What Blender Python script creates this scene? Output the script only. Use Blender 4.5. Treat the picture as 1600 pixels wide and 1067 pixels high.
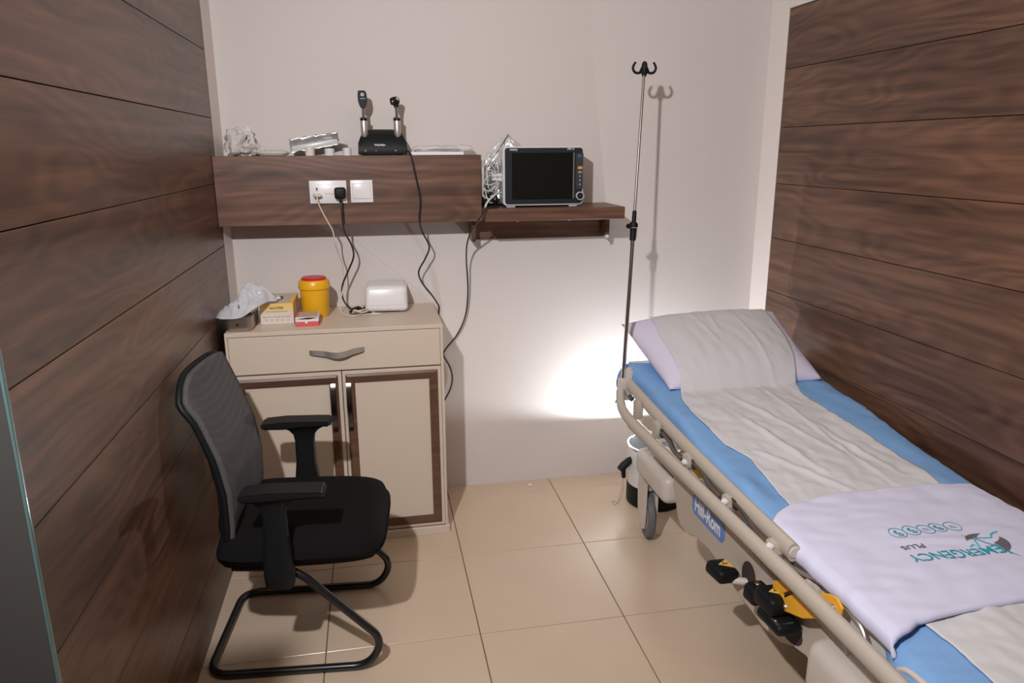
import bpy, bmesh, math, random
from mathutils import Vector, Matrix, noise
random.seed(7)
for o in list(bpy.data.objects): bpy.data.objects.remove(o)
SC = bpy.context.scene; COL = SC.collection
R = math.radians

# ------------------------------------------------------------------ camera
f_px, pitch, yaw, roll = 1156.35, R(14.607), R(10.622), R(-0.264)
fw = Vector((math.sin(yaw)*math.cos(pitch), math.cos(yaw)*math.cos(pitch), -math.sin(pitch)))
rt = Vector((math.cos(yaw), -math.sin(yaw), 0)); up = rt.cross(fw)
rt2 = math.cos(roll)*rt + math.sin(roll)*up; up2 = -math.sin(roll)*rt + math.cos(roll)*up
cd = bpy.data.cameras.new('camera'); cam = bpy.data.objects.new('camera', cd); COL.objects.link(cam)
cd.sensor_width = 36; cd.lens = f_px*36/1600; cd.clip_start = .02
M = Matrix((rt2, up2, -fw)).transposed().to_4x4(); M.translation = Vector((-0.2457, -3.24597, 1.56193))
cam.matrix_world = M; SC.camera = cam
# ------------------------------------------------------------------ light
SC.view_settings.view_transform = 'Standard'; SC.view_settings.look = 'None'
SC.view_settings.gamma = 1; SC.view_settings.use_curve_mapping = False
SC.view_settings.exposure = -0.38
w = bpy.data.worlds.new('world'); SC.world = w; w.use_nodes = True
w.node_tree.nodes['Background'].inputs[0].default_value = (1, .9, .8, 1)
w.node_tree.nodes['Background'].inputs[1].default_value = .05
FLASH_LOC = Vector((-.755, -2.9, 2.4)); FLASH_AIM = Vector((.75, -.3, .75)); FLASH_W = 310; FLASH_COL = (1, .97, .98)
FILL_W = 15.5; FILL_COL = (1, .80, .62)
LAMP_W = 29; LAMP_COL = (.93, .97, 1)
ld = bpy.data.lights.new('camera_flash', 'SPOT'); ld.energy = FLASH_W; ld.color = FLASH_COL
ld.shadow_soft_size = .035; ld.spot_size = R(125); ld.spot_blend = 1.0
lo = bpy.data.objects.new('camera_flash', ld); COL.objects.link(lo); lo.location = FLASH_LOC
lo.rotation_euler = (FLASH_AIM-FLASH_LOC).to_track_quat('-Z', 'Y').to_euler()
ld = bpy.data.lights.new('ceiling_light', 'AREA'); ld.energy = FILL_W; ld.color = FILL_COL; ld.shape = 'RECTANGLE'
ld.size = 1.5; ld.size_y = 2.0
lo = bpy.data.objects.new('ceiling_light', ld); COL.objects.link(lo); lo.location = (.35, -2.0, 2.66)

# ------------------------------------------------------------------ materials
def nt(m): return m.node_tree.nodes, m.node_tree.links
def mat(name, col, rough=.5, metal=0, spec=.5, noise_amt=0, noise_scale=6, bump=0, bump_scale=60, trans=0, alpha=1, emit=None, es=0, coat=0, sheen=0):
    m = bpy.data.materials.new(name); m.use_nodes = True; N, L = nt(m); b = N['Principled BSDF']
    b.inputs['Base Color'].default_value = (*col, 1); b.inputs['Roughness'].default_value = rough
    b.inputs['Metallic'].default_value = metal; b.inputs['Specular IOR Level'].default_value = spec
    b.inputs['Transmission Weight'].default_value = trans; b.inputs['Alpha'].default_value = alpha
    b.inputs['Coat Weight'].default_value = coat; b.inputs['Sheen Weight'].default_value = sheen
    if emit: b.inputs['Emission Color'].default_value = (*emit, 1); b.inputs['Emission Strength'].default_value = es
    tc = N.new('ShaderNodeTexCoord')
    if noise_amt:
        n = N.new('ShaderNodeTexNoise'); n.inputs['Scale'].default_value = noise_scale; n.inputs['Detail'].default_value = 5
        L.new(tc.outputs['Object'], n.inputs['Vector'])
        mx = N.new('ShaderNodeMix'); mx.data_type = 'RGBA'; L.new(n.outputs['Fac'], mx.inputs['Factor'])
        mx.inputs[6].default_value = (*[c*(1-noise_amt) for c in col], 1); mx.inputs[7].default_value = (*[min(1, c*(1+noise_amt)) for c in col], 1)
        L.new(mx.outputs[2], b.inputs['Base Color'])
    if bump:
        n = N.new('ShaderNodeTexNoise'); n.inputs['Scale'].default_value = bump_scale; n.inputs['Detail'].default_value = 4
        L.new(tc.outputs['Object'], n.inputs['Vector'])
        bp = N.new('ShaderNodeBump'); bp.inputs['Strength'].default_value = bump; bp.inputs['Distance'].default_value = .002
        L.new(n.outputs['Fac'], bp.inputs['Height']); L.new(bp.outputs['Normal'], b.inputs['Normal'])
    return m
def walnut(name, axis, base=(.112, .056, .035), rough=.33, vary=1.0):
    """dark walnut veneer, grain running along axis (0 = x, 1 = y)"""
    m = bpy.data.materials.new(name); m.use_nodes = True; N, L = nt(m); b = N['Principled BSDF']
    tc = N.new('ShaderNodeTexCoord'); oi = N.new('ShaderNodeObjectInfo')
    sp = N.new('ShaderNodeSeparateXYZ'); L.new(tc.outputs['Object'], sp.inputs[0])
    def math_(op, a, b_=None, c=None):
        n = N.new('ShaderNodeMath'); n.operation = op
        for i, v in enumerate((a, b_, c)):
            if v is None: continue
            if isinstance(v, (int, float)): n.inputs[i].default_value = v
            else: L.new(v, n.inputs[i])
        return n.outputs[0]
    u = sp.outputs[axis]; v = math_('ADD', sp.outputs[2], math_('MULTIPLY', sp.outputs[1-axis], .7)); r = math_('MULTIPLY', oi.outputs['Random'], 37.0)
    def comb(su, sv, off=0):
        c = N.new('ShaderNodeCombineXYZ'); L.new(math_('MULTIPLY', u, su), c.inputs[0]); L.new(math_('MULTIPLY', v, sv), c.inputs[1])
        L.new(math_('ADD', r, off), c.inputs[2]); return c.outputs[0]
    def nz(vec, det=4, sc=1.0, dist=0):
        n = N.new('ShaderNodeTexNoise'); n.inputs['Scale'].default_value = sc; n.inputs['Detail'].default_value = det
        n.inputs['Distortion'].default_value = dist; L.new(vec, n.inputs['Vector']); return n.outputs['Fac']
    big = nz(comb(.9, 4.2, 3), 2)                 # warps the figure into cathedrals
    ph = math_('MULTIPLY_ADD', big, 95.0, math_('MULTIPLY', v, 70.0))
    rings = math_('MULTIPLY_ADD', math_('SINE', ph), .5, .5)
    streak = nz(comb(1.3, 34, 9), 6)
    fine = nz(comb(7, 330, 1), 3)
    blot = nz(comb(1.1, 3.2, 21), 2)
    f = math_('ADD', math_('MULTIPLY', rings, .10), math_('MULTIPLY', streak, .66))
    f = math_('ADD', f, math_('MULTIPLY', fine, .16)); f = math_('ADD', f, math_('MULTIPLY', blot, .42))
    cr = N.new('ShaderNodeValToRGB'); L.new(f, cr.inputs[0]); e = cr.color_ramp.elements
    e[0].position = .42; e[1].position = .95
    k = vary
    e[0].color = (base[0]*(1-.70*k), base[1]*(1-.73*k), base[2]*(1-.73*k), 1)
    e[1].color = (base[0]*(1+.95*k), base[1]*(1+.95*k), base[2]*(1+.85*k), 1)
    x = cr.color_ramp.elements.new(.68); x.color = (*base, 1)
    L.new(cr.outputs[0], b.inputs['Base Color'])
    bp = N.new('ShaderNodeBump'); bp.inputs['Strength'].default_value = .15; bp.inputs['Distance'].default_value = .0006
    L.new(f, bp.inputs['Height']); L.new(bp.outputs['Normal'], b.inputs['Normal'])
    b.inputs['Roughness'].default_value = rough; b.inputs['Specular IOR Level'].default_value = .45
    return m
def fabric(name, col, scale=900, strength=.35, rough=.9, grid=False, amt=.35):
    m = mat(name, col, rough, spec=.12); N, L = nt(m); b = N['Principled BSDF']; tc = N.new('ShaderNodeTexCoord')
    n = N.new('ShaderNodeTexVoronoi' if grid else 'ShaderNodeTexNoise'); n.inputs['Scale'].default_value = scale
    if grid: n.inputs['Randomness'].default_value = 0
    L.new(tc.outputs['Object'], n.inputs['Vector']); out = n.outputs[0]
    bp = N.new('ShaderNodeBump'); bp.inputs['Strength'].default_value = strength; bp.inputs['Distance'].default_value = .001
    L.new(out, bp.inputs['Height']); L.new(bp.outputs['Normal'], b.inputs['Normal'])
    mx = N.new('ShaderNodeMix'); mx.data_type = 'RGBA'; L.new(out, mx.inputs['Factor'])
    mx.inputs[6].default_value = (*[c*(1-amt) for c in col], 1); mx.inputs[7].default_value = (*[min(1, c*(1+amt)) for c in col], 1)
    L.new(mx.outputs[2], b.inputs['Base Color']); return m
def film(name, col, opac, rough=.12):
    """thin clear plastic film or glass: part see-through, part glossy"""
    m = bpy.data.materials.new(name); m.use_nodes = True; N, L = nt(m); b = N['Principled BSDF']
    b.inputs['Base Color'].default_value = (*col, 1); b.inputs['Roughness'].default_value = rough; b.inputs['Specular IOR Level'].default_value = .6
    t = N.new('ShaderNodeBsdfTransparent'); mx = N.new('ShaderNodeMixShader'); mx.inputs[0].default_value = opac
    L.new(t.outputs[0], mx.inputs[1]); L.new(b.outputs[0], mx.inputs[2]); L.new(mx.outputs[0], N['Material Output'].inputs['Surface'])
    return m
WALL = mat('wall_paint', (.60, .555, .535), .62, spec=.3, noise_amt=.03, noise_scale=1.5, bump=.15, bump_scale=90)
WHITEP = mat('white_paint', (.70, .64, .61), .5, spec=.3)
CEIL = mat('ceiling_paint', (.75, .72, .69), .8)
TILE = mat('beige_tile', (.55, .435, .325), .27, spec=.45, noise_amt=.06, noise_scale=5, bump=.05, bump_scale=14)
GROUT = mat('grout', (.13, .11, .095), .9)
WOODY = walnut('walnut_panel', 1); WOODX = walnut('walnut_shelf', 0, (.118, .060, .040), .40)
WOODDARK = mat('panel_joint_backing', (.055, .034, .024), .7)
FRAMEW = walnut('walnut_moulding', 0, (.115, .058, .038), .4, .5)
CAB = mat('cream_laminate', (.61, .52, .425), .42, spec=.35, noise_amt=.02, noise_scale=3)
STEEL = mat('brushed_steel', (.62, .59, .56), .42, .85); DSTEEL = mat('dark_chrome', (.16, .14, .13), .22, 1)
CHROME = mat('chrome', (.75, .74, .73), .12, 1)
BLACKP = mat('black_plastic', (.007, .008, .009), .5, spec=.22); BLACKC = mat('black_rubber_cord', (.01, .01, .01), .5)
BLACKM = mat('black_enamelled_tube', (.010, .010, .011), .25, spec=.6)
SEATF = fabric('black_seat_fabric', (.0055, .0053, .0053), 700, .3); 
BACKF = fabric('grey_mesh_fabric', (.085, .081, .082), 110, .8, .8, True, .3)
WHITEPL = mat('white_plastic', (.74, .73, .74), .3); CREAMC = mat('cream_cord', (.62, .56, .48), .5)
GREYPL = mat('pale_grey_casing', (.60, .61, .62), .35); BEZEL = mat('dark_bezel', (.018, .023, .03), .3)
SCREEN = mat('dark_screen', (.008, .009, .008), .18, spec=.3)
BEDT = mat('stretcher_taupe_plastic', (.47, .42, .36), .42, noise_amt=.03); BEDT2 = mat('stretcher_pale_plastic', (.58, .53, .48), .4)
BEDG = mat('stretcher_link_metal', (.17, .14, .12), .32, .7)
TYRE = mat('grey_tyre', (.13, .135, .14), .5)
BLUE = fabric('blue_sheet_cloth', (.20, .38, .68), 500, .25, .85, amt=.06)
PILW = fabric('white_pillow_cloth', (.66, .63, .78), 500, .2, .85, amt=.04)
BLANK = fabric('white_blanket_cloth', (.645, .655, .84), 500, .2, .85, amt=.03)
PAPER = mat('examination_paper', (.60, .61, .635), .7, spec=.25, bump=.1, bump_scale=500)
YELLOW = mat('yellow_plastic', (.80, .42, .012), .32); REDP = mat('red_plastic', (.60, .015, .02), .35)
YELM = mat('yellow_metal', (.85, .42, .03), .4)
TEAL = mat('teal_thread', (.03, .33, .42), .7); GREYT = mat('grey_thread', (.13, .12, .13), .8)
BADGE = mat('blue_badge', (.11, .22, .55), .4); WTXT = mat('white_print', (.8, .8, .8), .5); DTXT = mat('dark_print', (.06, .05, .05), .6)
FOIL = mat('silver_foil', (.62, .62, .63), .33, .55, bump=.4, bump_scale=30)
CLEAR = film('clear_plastic_film', (.8, .8, .8), .42); CLEAR2 = film('milky_plastic_film', (.66, .63, .60), .75, .6)
GLASS = film('smoked_glass', (.085, .082, .078), .90, .15); GEDGE = mat('glass_edge', (.10, .17, .17), .12, spec=1.0)

# ------------------------------------------------------------------ mesh helpers
def B(): return bmesh.new()
def box(bm, a, b, bev=0, seg=2):
    t = bmesh.new(); bmesh.ops.create_cube(t, size=1)
    a = Vector(a); b = Vector(b); c = (a+b)/2; s = b-a
    for v in t.verts: v.co = Vector((v.co.x*s.x, v.co.y*s.y, v.co.z*s.z))+c
    if bev: bmesh.ops.bevel(t, geom=t.edges[:], offset=bev, segments=seg, affect='EDGES', profile=.5)
    merge(bm, t); return bm
def merge(bm, t, mtx=None):
    if mtx: bmesh.ops.transform(t, matrix=mtx, verts=t.verts)
    me = bpy.data.meshes.new('tmp'); t.to_mesh(me); t.free(); bm.from_mesh(me); bpy.data.meshes.remove(me)
def rot_box(bm, c, size, mtx3, bev=0, seg=2):
    t = bmesh.new(); s = Vector(size)/2; box(t, -s, s, bev, seg)
    m = mtx3.to_4x4(); m.translation = Vector(c); merge(bm, t, m); return bm
def spline(pts, n=8, closed=False):
    P = [Vector(p) for p in pts]; out = []; N_ = len(P)
    rng = range(N_) if closed else range(N_-1)
    for i in rng:
        if closed: p0, p1, p2, p3 = P[(i-1) % N_], P[i], P[(i+1) % N_], P[(i+2) % N_]
        else: p0, p1, p2, p3 = P[max(i-1, 0)], P[i], P[i+1], P[min(i+2, N_-1)]
        for k in range(n):
            t = k/n
            out.append(.5*((2*p1)+(p2-p0)*t+(2*p0-5*p1+4*p2-p3)*t*t+(3*p1-p0-3*p2+p3)*t**3))
    if not closed: out.append(P[-1])
    return out
def fillet(pts, rad, n=6):
    P = [Vector(p) for p in pts]; out = [P[0]]
    for i in range(1, len(P)-1):
        a = (P[i-1]-P[i]); b = (P[i+1]-P[i]); r_ = min(rad, a.length*.49, b.length*.49)
        p0 = P[i]+a.normalized()*r_; p2 = P[i]+b.normalized()*r_
        for k in range(n+1):
            t = k/n; out.append((1-t)**2*p0+2*t*(1-t)*P[i]+t*t*p2)
    out.append(P[-1]); return out
def tube(bm, pts, r, seg=10, closed=False, flat=None, ref=None):
    """sweep an ellipse (r, or flat=(ra, rb) measured along ref and across it) along pts; r may be a list"""
    P = [Vector(p) for p in pts]; n = len(P); rings = []
    up_ = Vector(ref) if ref else Vector((0, 0, 1))
    prev = None
    for i, p in enumerate(P):
        if closed: d = P[(i+1) % n]-P[i-1]
        else: d = P[min(i+1, n-1)]-P[max(i-1, 0)]
        d.normalize()
        if prev is None:
            a = up_-d*up_.dot(d)
            if a.length < .05: a = Vector((1, 0, 0))-d*d.x
        else: a = prev-d*prev.dot(d)
        if ref and i: 
            a2 = up_-d*up_.dot(d)
            if a2.length > .05: a = a2
        a.normalize(); prev = a; b = d.cross(a)
        rr = r[i] if isinstance(r, (list, tuple)) else r
        ra, rb = (flat if flat else (rr, rr))
        rings.append([bm.verts.new(p+a*math.cos(2*math.pi*k/seg)*ra+b*math.sin(2*math.pi*k/seg)*rb) for k in range(seg)])
    m = n if closed else n-1
    for i in range(m):
        A, C = rings[i], rings[(i+1) % n]
        for k in range(seg): bm.faces.new((A[k], A[(k+1) % seg], C[(k+1) % seg], C[k]))
    if not closed:
        bm.faces.new(rings[0][::-1]); bm.faces.new(rings[-1])
    return bm
def lathe(bm, prof, c, seg=28, axis=(0, 0, 1)):
    c = Vector(c); q = Vector((0, 0, 1)).rotation_difference(Vector(axis)); rings = []
    for r_, z in prof:
        if r_ < 1e-6: rings.append([bm.verts.new(c+q @ Vector((0, 0, z)))])
        else: rings.append([bm.verts.new(c+q @ Vector((r_*math.cos(2*math.pi*k/seg), r_*math.sin(2*math.pi*k/seg), z))) for k in range(seg)])
    for A, C in zip(rings, rings[1:]):
        for k in range(seg):
            k2 = (k+1) % seg
            if len(A) == 1 and len(C) == 1: continue
            if len(A) == 1: bm.faces.new((A[0], C[k2], C[k]))
            elif len(C) == 1: bm.faces.new((A[k], A[k2], C[0]))
            else: bm.faces.new((A[k], A[k2], C[k2], C[k]))
    return bm
def prism(bm, poly, lo, hi, axis=0, bev=0):
    """extrude a 2D polygon along axis; poly gives the two other coordinates in order"""
    t = bmesh.new()
    def pt(p, h):
        q = [0, 0, 0]; o_ = [i for i in range(3) if i != axis]; q[axis] = h; q[o_[0]], q[o_[1]] = p; return q
    a = [t.verts.new(pt(p, lo)) for p in poly]; b = [t.verts.new(pt(p, hi)) for p in poly]; n = len(poly)
    t.faces.new(a); t.faces.new(b[::-1])
    for i in range(n): t.faces.new((a[i], b[i], b[(i+1) % n], a[(i+1) % n]))
    bmesh.ops.recalc_face_normals(t, faces=t.faces)
    if bev:
        es = [e for e in t.edges if e.calc_face_angle(0) > R(30)]
        bmesh.ops.bevel(t, geom=es, offset=bev, segments=2, affect='EDGES')
    merge(bm, t); return bm
def grid(bm, fn, nu, nv, closed_u=False):
    V = [[bm.verts.new(fn(i/nu, j/nv)) for j in range(nv+1)] for i in range(nu+1)]
    for i in range(nu):
        for j in range(nv): bm.faces.new((V[i][j], V[i+1][j], V[i+1][j+1], V[i][j+1]))
    return bm
def rrect(w_, h_, r, n=5):
    out = []
    for cx, cy, a0 in ((w_/2-r, h_/2-r, 0), (-w_/2+r, h_/2-r, 90), (-w_/2+r, -h_/2+r, 180), (w_/2-r, -h_/2+r, 270)):
        for k in range(n+1):
            a = R(a0+90*k/n); out.append((cx+r*math.cos(a), cy+r*math.sin(a)))
    return out
def text(s, size, width=None, bold=0, extrude=.0002):
    """mesh of lettering in the XY plane, centred, optionally stretched to a width"""
    cu = bpy.data.curves.new('t', 'FONT'); cu.body = s; cu.size = size; cu.extrude = extrude; cu.offset = bold; cu.resolution_u = 3
    cu.align_x = 'CENTER'; cu.align_y = 'CENTER'
    ob = bpy.data.objects.new('t', cu); COL.objects.link(ob); dg = bpy.context.evaluated_depsgraph_get()
    me = bpy.data.meshes.new_from_object(ob.evaluated_get(dg)); bpy.data.objects.remove(ob); bpy.data.curves.remove(cu)
    t = bmesh.new(); t.from_mesh(me); bpy.data.meshes.remove(me)
    if width:
        xs = [v.co.x for v in t.verts]; k = width/(max(xs)-min(xs)); m_ = (max(xs)+min(xs))/2
        for v in t.verts: v.co.x = (v.co.x-m_)*k
    return t
def basis(x, y, o):
    x = Vector(x).normalized(); y = Vector(y).normalized(); z = x.cross(y)
    m = Matrix((x, y, z)).transposed().to_4x4(); m.translation = Vector(o); return m
def worldorg(o):
    p = Vector((0, 0, 0))
    while o: p += o.location; o = o.parent
    return p
def part(name, bm, m, parent=None, label=None, smooth=35, local=False, mods=None, fix=True):
    if fix: bmesh.ops.recalc_face_normals(bm, faces=bm.faces)
    if not local and parent is not None: bmesh.ops.translate(bm, vec=-worldorg(parent), verts=bm.verts)
    me = bpy.data.meshes.new(name); bm.to_mesh(me); bm.free()
    for q in (m if isinstance(m, (list, tuple)) else [m]): me.materials.append(q)
    if smooth:
        for p in me.polygons: p.use_smooth = True
        me.set_sharp_from_angle(angle=R(smooth))
    o = bpy.data.objects.new(name, me); COL.objects.link(o)
    if parent is not None: o.parent = parent
    if label: o['label'] = label
    if mods: mods(o)
    return o
def thing(name, label, cat, loc=(0, 0, 0), rz=0, group=None):
    o = bpy.data.objects.new(name, None); COL.objects.link(o); o.location = loc; o.rotation_euler = (0, 0, rz)
    o.empty_display_size = .05; o['label'] = label; o['category'] = cat
    if group: o['group'] = group
    return o
def solo(name, bm, m, label, cat, group=None, **k):
    # recentre on the base of the mesh
    xs = [v.co for v in bm.verts]; lo_ = Vector((min(v.x for v in xs), min(v.y for v in xs), min(v.z for v in xs)))
    hi_ = Vector((max(v.x for v in xs), max(v.y for v in xs), 0)); c = Vector(((lo_.x+hi_.x)/2, (lo_.y+hi_.y)/2, lo_.z))
    bmesh.ops.translate(bm, vec=-c, verts=bm.verts)
    o = part(name, bm, m, None, local=True, **k); o.location = c; o['label'] = label; o['category'] = cat
    if group: o['group'] = group
    return o
def struct(name, bm, m, parent=None, **k):
    o = part(name, bm, m, parent, **k)
    if parent is None: o['kind'] = 'structure'
    return o
def solidify(t, off=0, sub=0):
    def f(o):
        if t: s = o.modifiers.new('s', 'SOLIDIFY'); s.thickness = t; s.offset = off
        if sub: s = o.modifiers.new('ss', 'SUBSURF'); s.levels = sub; s.render_levels = sub
    return f
def nz(x, y, z=0): return noise.noise(Vector((x, y, z)))
def lerp(v, xs, ys):
    if v <= xs[0]: return ys[0]
    for i in range(len(xs)-1):
        if v <= xs[i+1]: return ys[i]+(ys[i+1]-ys[i])*(v-xs[i])/(xs[i+1]-xs[i])
    return ys[-1]
def sstep(a, b, v):
    t = min(1, max(0, (v-a)/(b-a))); return t*t*(3-2*t)

# ------------------------------------------------------------------ room shell
XL, XR, ZC, YF = -.8346, 1.5507, 2.70, -4.3
fl = struct('floor', box(B(), (XL-.1, YF, -.03), (XR+.1, .1, -.004)), GROUT, smooth=0)
XT = [.0408+.5*i for i in range(-2, 5)]; YT = [.1, -.1229, -.6229, -1.1229, -1.6229, -2.1229, -2.6229, -3.1229, -3.6229, YF]
tl = {}
for i in range(len(XT)-1):
    for j in range(len(YT)-1):
        x0, x1 = max(XT[i], XL-.05)+.0017, min(XT[i+1], XR+.05)-.0017; y1, y0 = min(YT[j], .03)-.0017, YT[j+1]+.0017
        key = (round(x1-x0, 3), round(y1-y0, 3))
        if key not in tl:
            bm = B(); box(bm, (0, 0, -.012), (x1-x0, y1-y0, 0), .0012, 1)
            o = part('tile', bm, TILE, None, local=True, smooth=0); tl[key] = o.data
        else:
            o = bpy.data.objects.new('tile', tl[key]); COL.objects.link(o)
        o.parent = fl; o.location = (x0, y0, 0)
struct('wall_back', box(B(), (XL-.1, 0, -.02), (XR+.1, .1, ZC)), WALL, smooth=0)
struct('wall_front', box(B(), (XL-.1, YF-.1, -.02), (XR+.1, YF, ZC)), WALL, smooth=0)
struct('ceiling', box(B(), (XL-.1, YF, ZC), (XR+.1, .1, ZC+.08)), CEIL, smooth=0)
wl = struct('wall_left', box(B(), (XL-.1, YF, -.02), (XL-.022, 0, ZC)), WOODDARK, smooth=0)
wr = struct('wall_right', box(B(), (XR+.022, YF, -.02), (XR+.1, 0, ZC)), WOODDARK, smooth=0)
struct('trim_1', prism(B(), [(XL-.02, -.083), (XL+.0005, -.083), (-.8175, 0), (XL-.02, 0)], 0, ZC, 2), WHITEP, smooth=0)
struct('trim_2', prism(B(), [(XR+.02, -.121), (XR-.0005, -.121), (1.535, 0), (XR+.02, 0)], 0, ZC, 2), WHITEP, smooth=0)
struct('trim_3', box(B(), (1.541, YF, 2.1325), (XR+.03, -.121, ZC), .001, 1), WHITEP, smooth=0)
def planks(wall, xa, xb, z0, dz, y1, ztop):
    ks = []; z = z0
    while z > 0: ks.append(z); z -= dz
    ks.append(0); zz = [t for t in ([z0+dz, z0+2*dz, z0+3*dz] if ztop > z0 else []) if t < ztop+dz][::-1]
    ks = [min(t, ztop) for t in zz]+ks
    out = []
    for a, b in zip(ks, ks[1:]):
        if a-b < .01: continue
        bm = B(); box(bm, (xa, YF, b+.0012), (xb, y1, a-.0012), .0008, 1)
        o = part('plank', bm, WOODY, wall, smooth=0); out.append(o)
    return out
pl = planks(wl, XL-.021, XL, 1.92877, .24682, -.085, ZC)
pr = planks(wr, XR, XR+.021, 2.13008, .24175, -.123, 2.13008)
# scuffs on the fifth visible plank of the left panelling
host = [o for o in pl if True]
def plank_at(z):
    for o in pl:
        zs = [v.co.z+worldorg(o).z for v in o.data.vertices]
        if min(zs) < z < max(zs): return o
SCUFF = mat('scuffed_veneer', (.40, .31, .25), .8)
for (y, z, l, a) in ((-1.47, .893, .055, .12), (-1.425, .888, .035, -.1), (-1.50, .875, .03, .3), (-1.40, .905, .022, .5), (-1.60, .835, .012, .8), (-1.38, .893, .018, 0)):
    bm = B(); n = 7
    pts = [(XL+.0004, y+l*(k/n-.5), z+l*(k/n-.5)*a+random.uniform(-.0012, .0012)) for k in range(n+1)]
    vs = [(bm.verts.new(p), bm.verts.new((p[0], p[1], p[2]+random.uniform(.0006, .0022)))) for p in pts]
    for q0, q1 in zip(vs, vs[1:]): bm.faces.new((q0[0], q1[0], q1[1], q0[1]))
    part('scuff_mark', bm, SCUFF, plank_at(z), smooth=0, label='pale scuff on the veneer')
# foreground glass screen at the left
g = thing('glass_screen', 'smoked glass screen edge standing at the left in the foreground', 'glass screen', (-.75, -2.3, 0))
part('glass_pane', box(B(), (XL+.001, -2.304, .004), (-.6915, -2.296, 1.62)), GLASS, g, smooth=0)
part('polished_edge', box(B(), (-.6915, -2.305, .004), (-.687, -2.295, 1.62), .002, 2), GEDGE, g, label='pale green polished glass edge')

# ------------------------------------------------------------------ cabinet
CX0, CX1, CY, CZ = -.805, .005, -.428, .90
cab = thing('cabinet', 'cream two-door cabinet with one drawer and brown door frames', 'cabinet', (-.4, -.214, 0))
bm = B(); box(bm, (CX0, CY+.019, .03), (CX0+.018, -.001, CZ-.002)); box(bm, (CX1-.018, CY+.019, .03), (CX1, -.001, CZ-.002))
box(bm, (CX0+.018, CY+.03, .03), (CX1-.018, -.001, CZ-.02)); part('carcass', bm, CAB, cab, smooth=0)
bm = B(); box(bm, (CX0-.001, CY, .884), (CX1+.002, -.001, CZ), .0015, 1); box(bm, (CX1-.009, CY, .035), (CX1+.001, CY+.02, .885), .001, 1)
box(bm, (CX0-.001, CY, .035), (CX0+.009, CY+.02, .885), .001, 1); part('top_panel', bm, CAB, cab, smooth=0)
part('plinth', box(box(B(), (CX0-.004, CY-.006, 0.0), (CX1+.008, -.004, .034), .002, 1), (CX0-.004, CY-.0065, .001), (CX1+.01, CY+.01, .006)), CAB, cab, smooth=0)
dr = part('drawer', box(B(), (CX0+.010, CY-.001, .736), (CX1-.010, CY+.018, .882), .0015, 1), CAB, cab, smooth=0)
def strap(bm, pts, wdir, w_, th):
    """flat bent bar: ribbon along pts, width w_ along wdir, thickness th"""
    P = [Vector(p) for p in pts]; wd = Vector(wdir); rings = []
    for i, p in enumerate(P):
        d = (P[min(i+1, len(P)-1)]-P[max(i-1, 0)]).normalized(); nrm = d.cross(wd).normalized()
        ww = w_[i] if isinstance(w_, list) else w_
        rings.append([bm.verts.new(p+wd*a*ww/2+nrm*b*th/2) for a, b in ((-1, -1), (1, -1), (1, 1), (-1, 1))])
    for A, C in zip(rings, rings[1:]):
        for k in range(4): bm.faces.new((A[k], A[(k+1) % 4], C[(k+1) % 4], C[k]))
    bm.faces.new(rings[0]); bm.faces.new(rings[-1]); return bm
hp = [(-.503, CY-.002, .813), (-.492, CY-.010, .813), (-.47, CY-.013, .811), (-.445, CY-.016, .808), (-.42, CY-.025, .804), (-.395, CY-.029, .803), (-.37, CY-.026, .806), (-.345, CY-.019, .812), (-.32, CY-.015, .816), (-.306, CY-.011, .817), (-.298, CY-.002, .817)]
hs = spline(hp, 4); part('handle', strap(B(), hs, (0, 0, 1), [.017+.006*math.sin(math.pi*i/(len(hs)-1)) for i in range(len(hs))], .004), STEEL, dr, label='wavy brushed steel handle', smooth=50)
def door(x0, x1, hx):
    z0, z1 = .040, .730
    d = part('door', box(B(), (x0, CY-.001, z0), (x1, CY+.018, z1), .0015, 1), CAB, cab, smooth=0)
    a0, a1, b0, b1 = x0+.012, x1-.014, z0+.016, z1-.012; wd = .034; bm = B()
    O = [(a0, b0), (a1, b0), (a1, b1), (a0, b1)]; I = [(a0+wd, b0+wd), (a1-wd, b0+wd), (a1-wd, b1-wd), (a0+wd, b1-wd)]
    def V(p, y): return bm.verts.new((p[0], y, p[1]))
    ys = (CY-.0005, CY-.0065, CY-.010, CY-.0005)
    Mi = [((o_[0]*.75+i_[0]*.25), (o_[1]*.75+i_[1]*.25)) for o_, i_ in zip(O, I)]
    L_ = [[V(p, ys[0]) for p in O], [V(p, ys[1]) for p in O], [V(p, ys[2]) for p in Mi], [V(p, CY-.006) for p in I], [V(p, ys[3]) for p in I]]
    for A, C in zip(L_, L_[1:]):
        for k in range(4): bm.faces.new((A[k], A[(k+1) % 4], C[(k+1) % 4], C[k]))
    part('moulding', bm, FRAMEW, d, label='dark brown mitred moulding', smooth=0)
    pts = spline([(hx, CY-.008, .487), (hx+.001, CY-.015, .505), (hx, CY-.022, .54), (hx-.001, CY-.026, .59), (hx-.001, CY-.023, .63), (hx, CY-.016, .665), (hx, CY-.008, .684)], 5)
    part('handle', strap(B(), pts, (1, 0, 0), .018, .004), DSTEEL, d, label='dark chrome bowed handle', smooth=50)
door(CX0+.010, -.3905, -.4245); door(-.3875, CX1-.010, -.3655)

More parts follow.
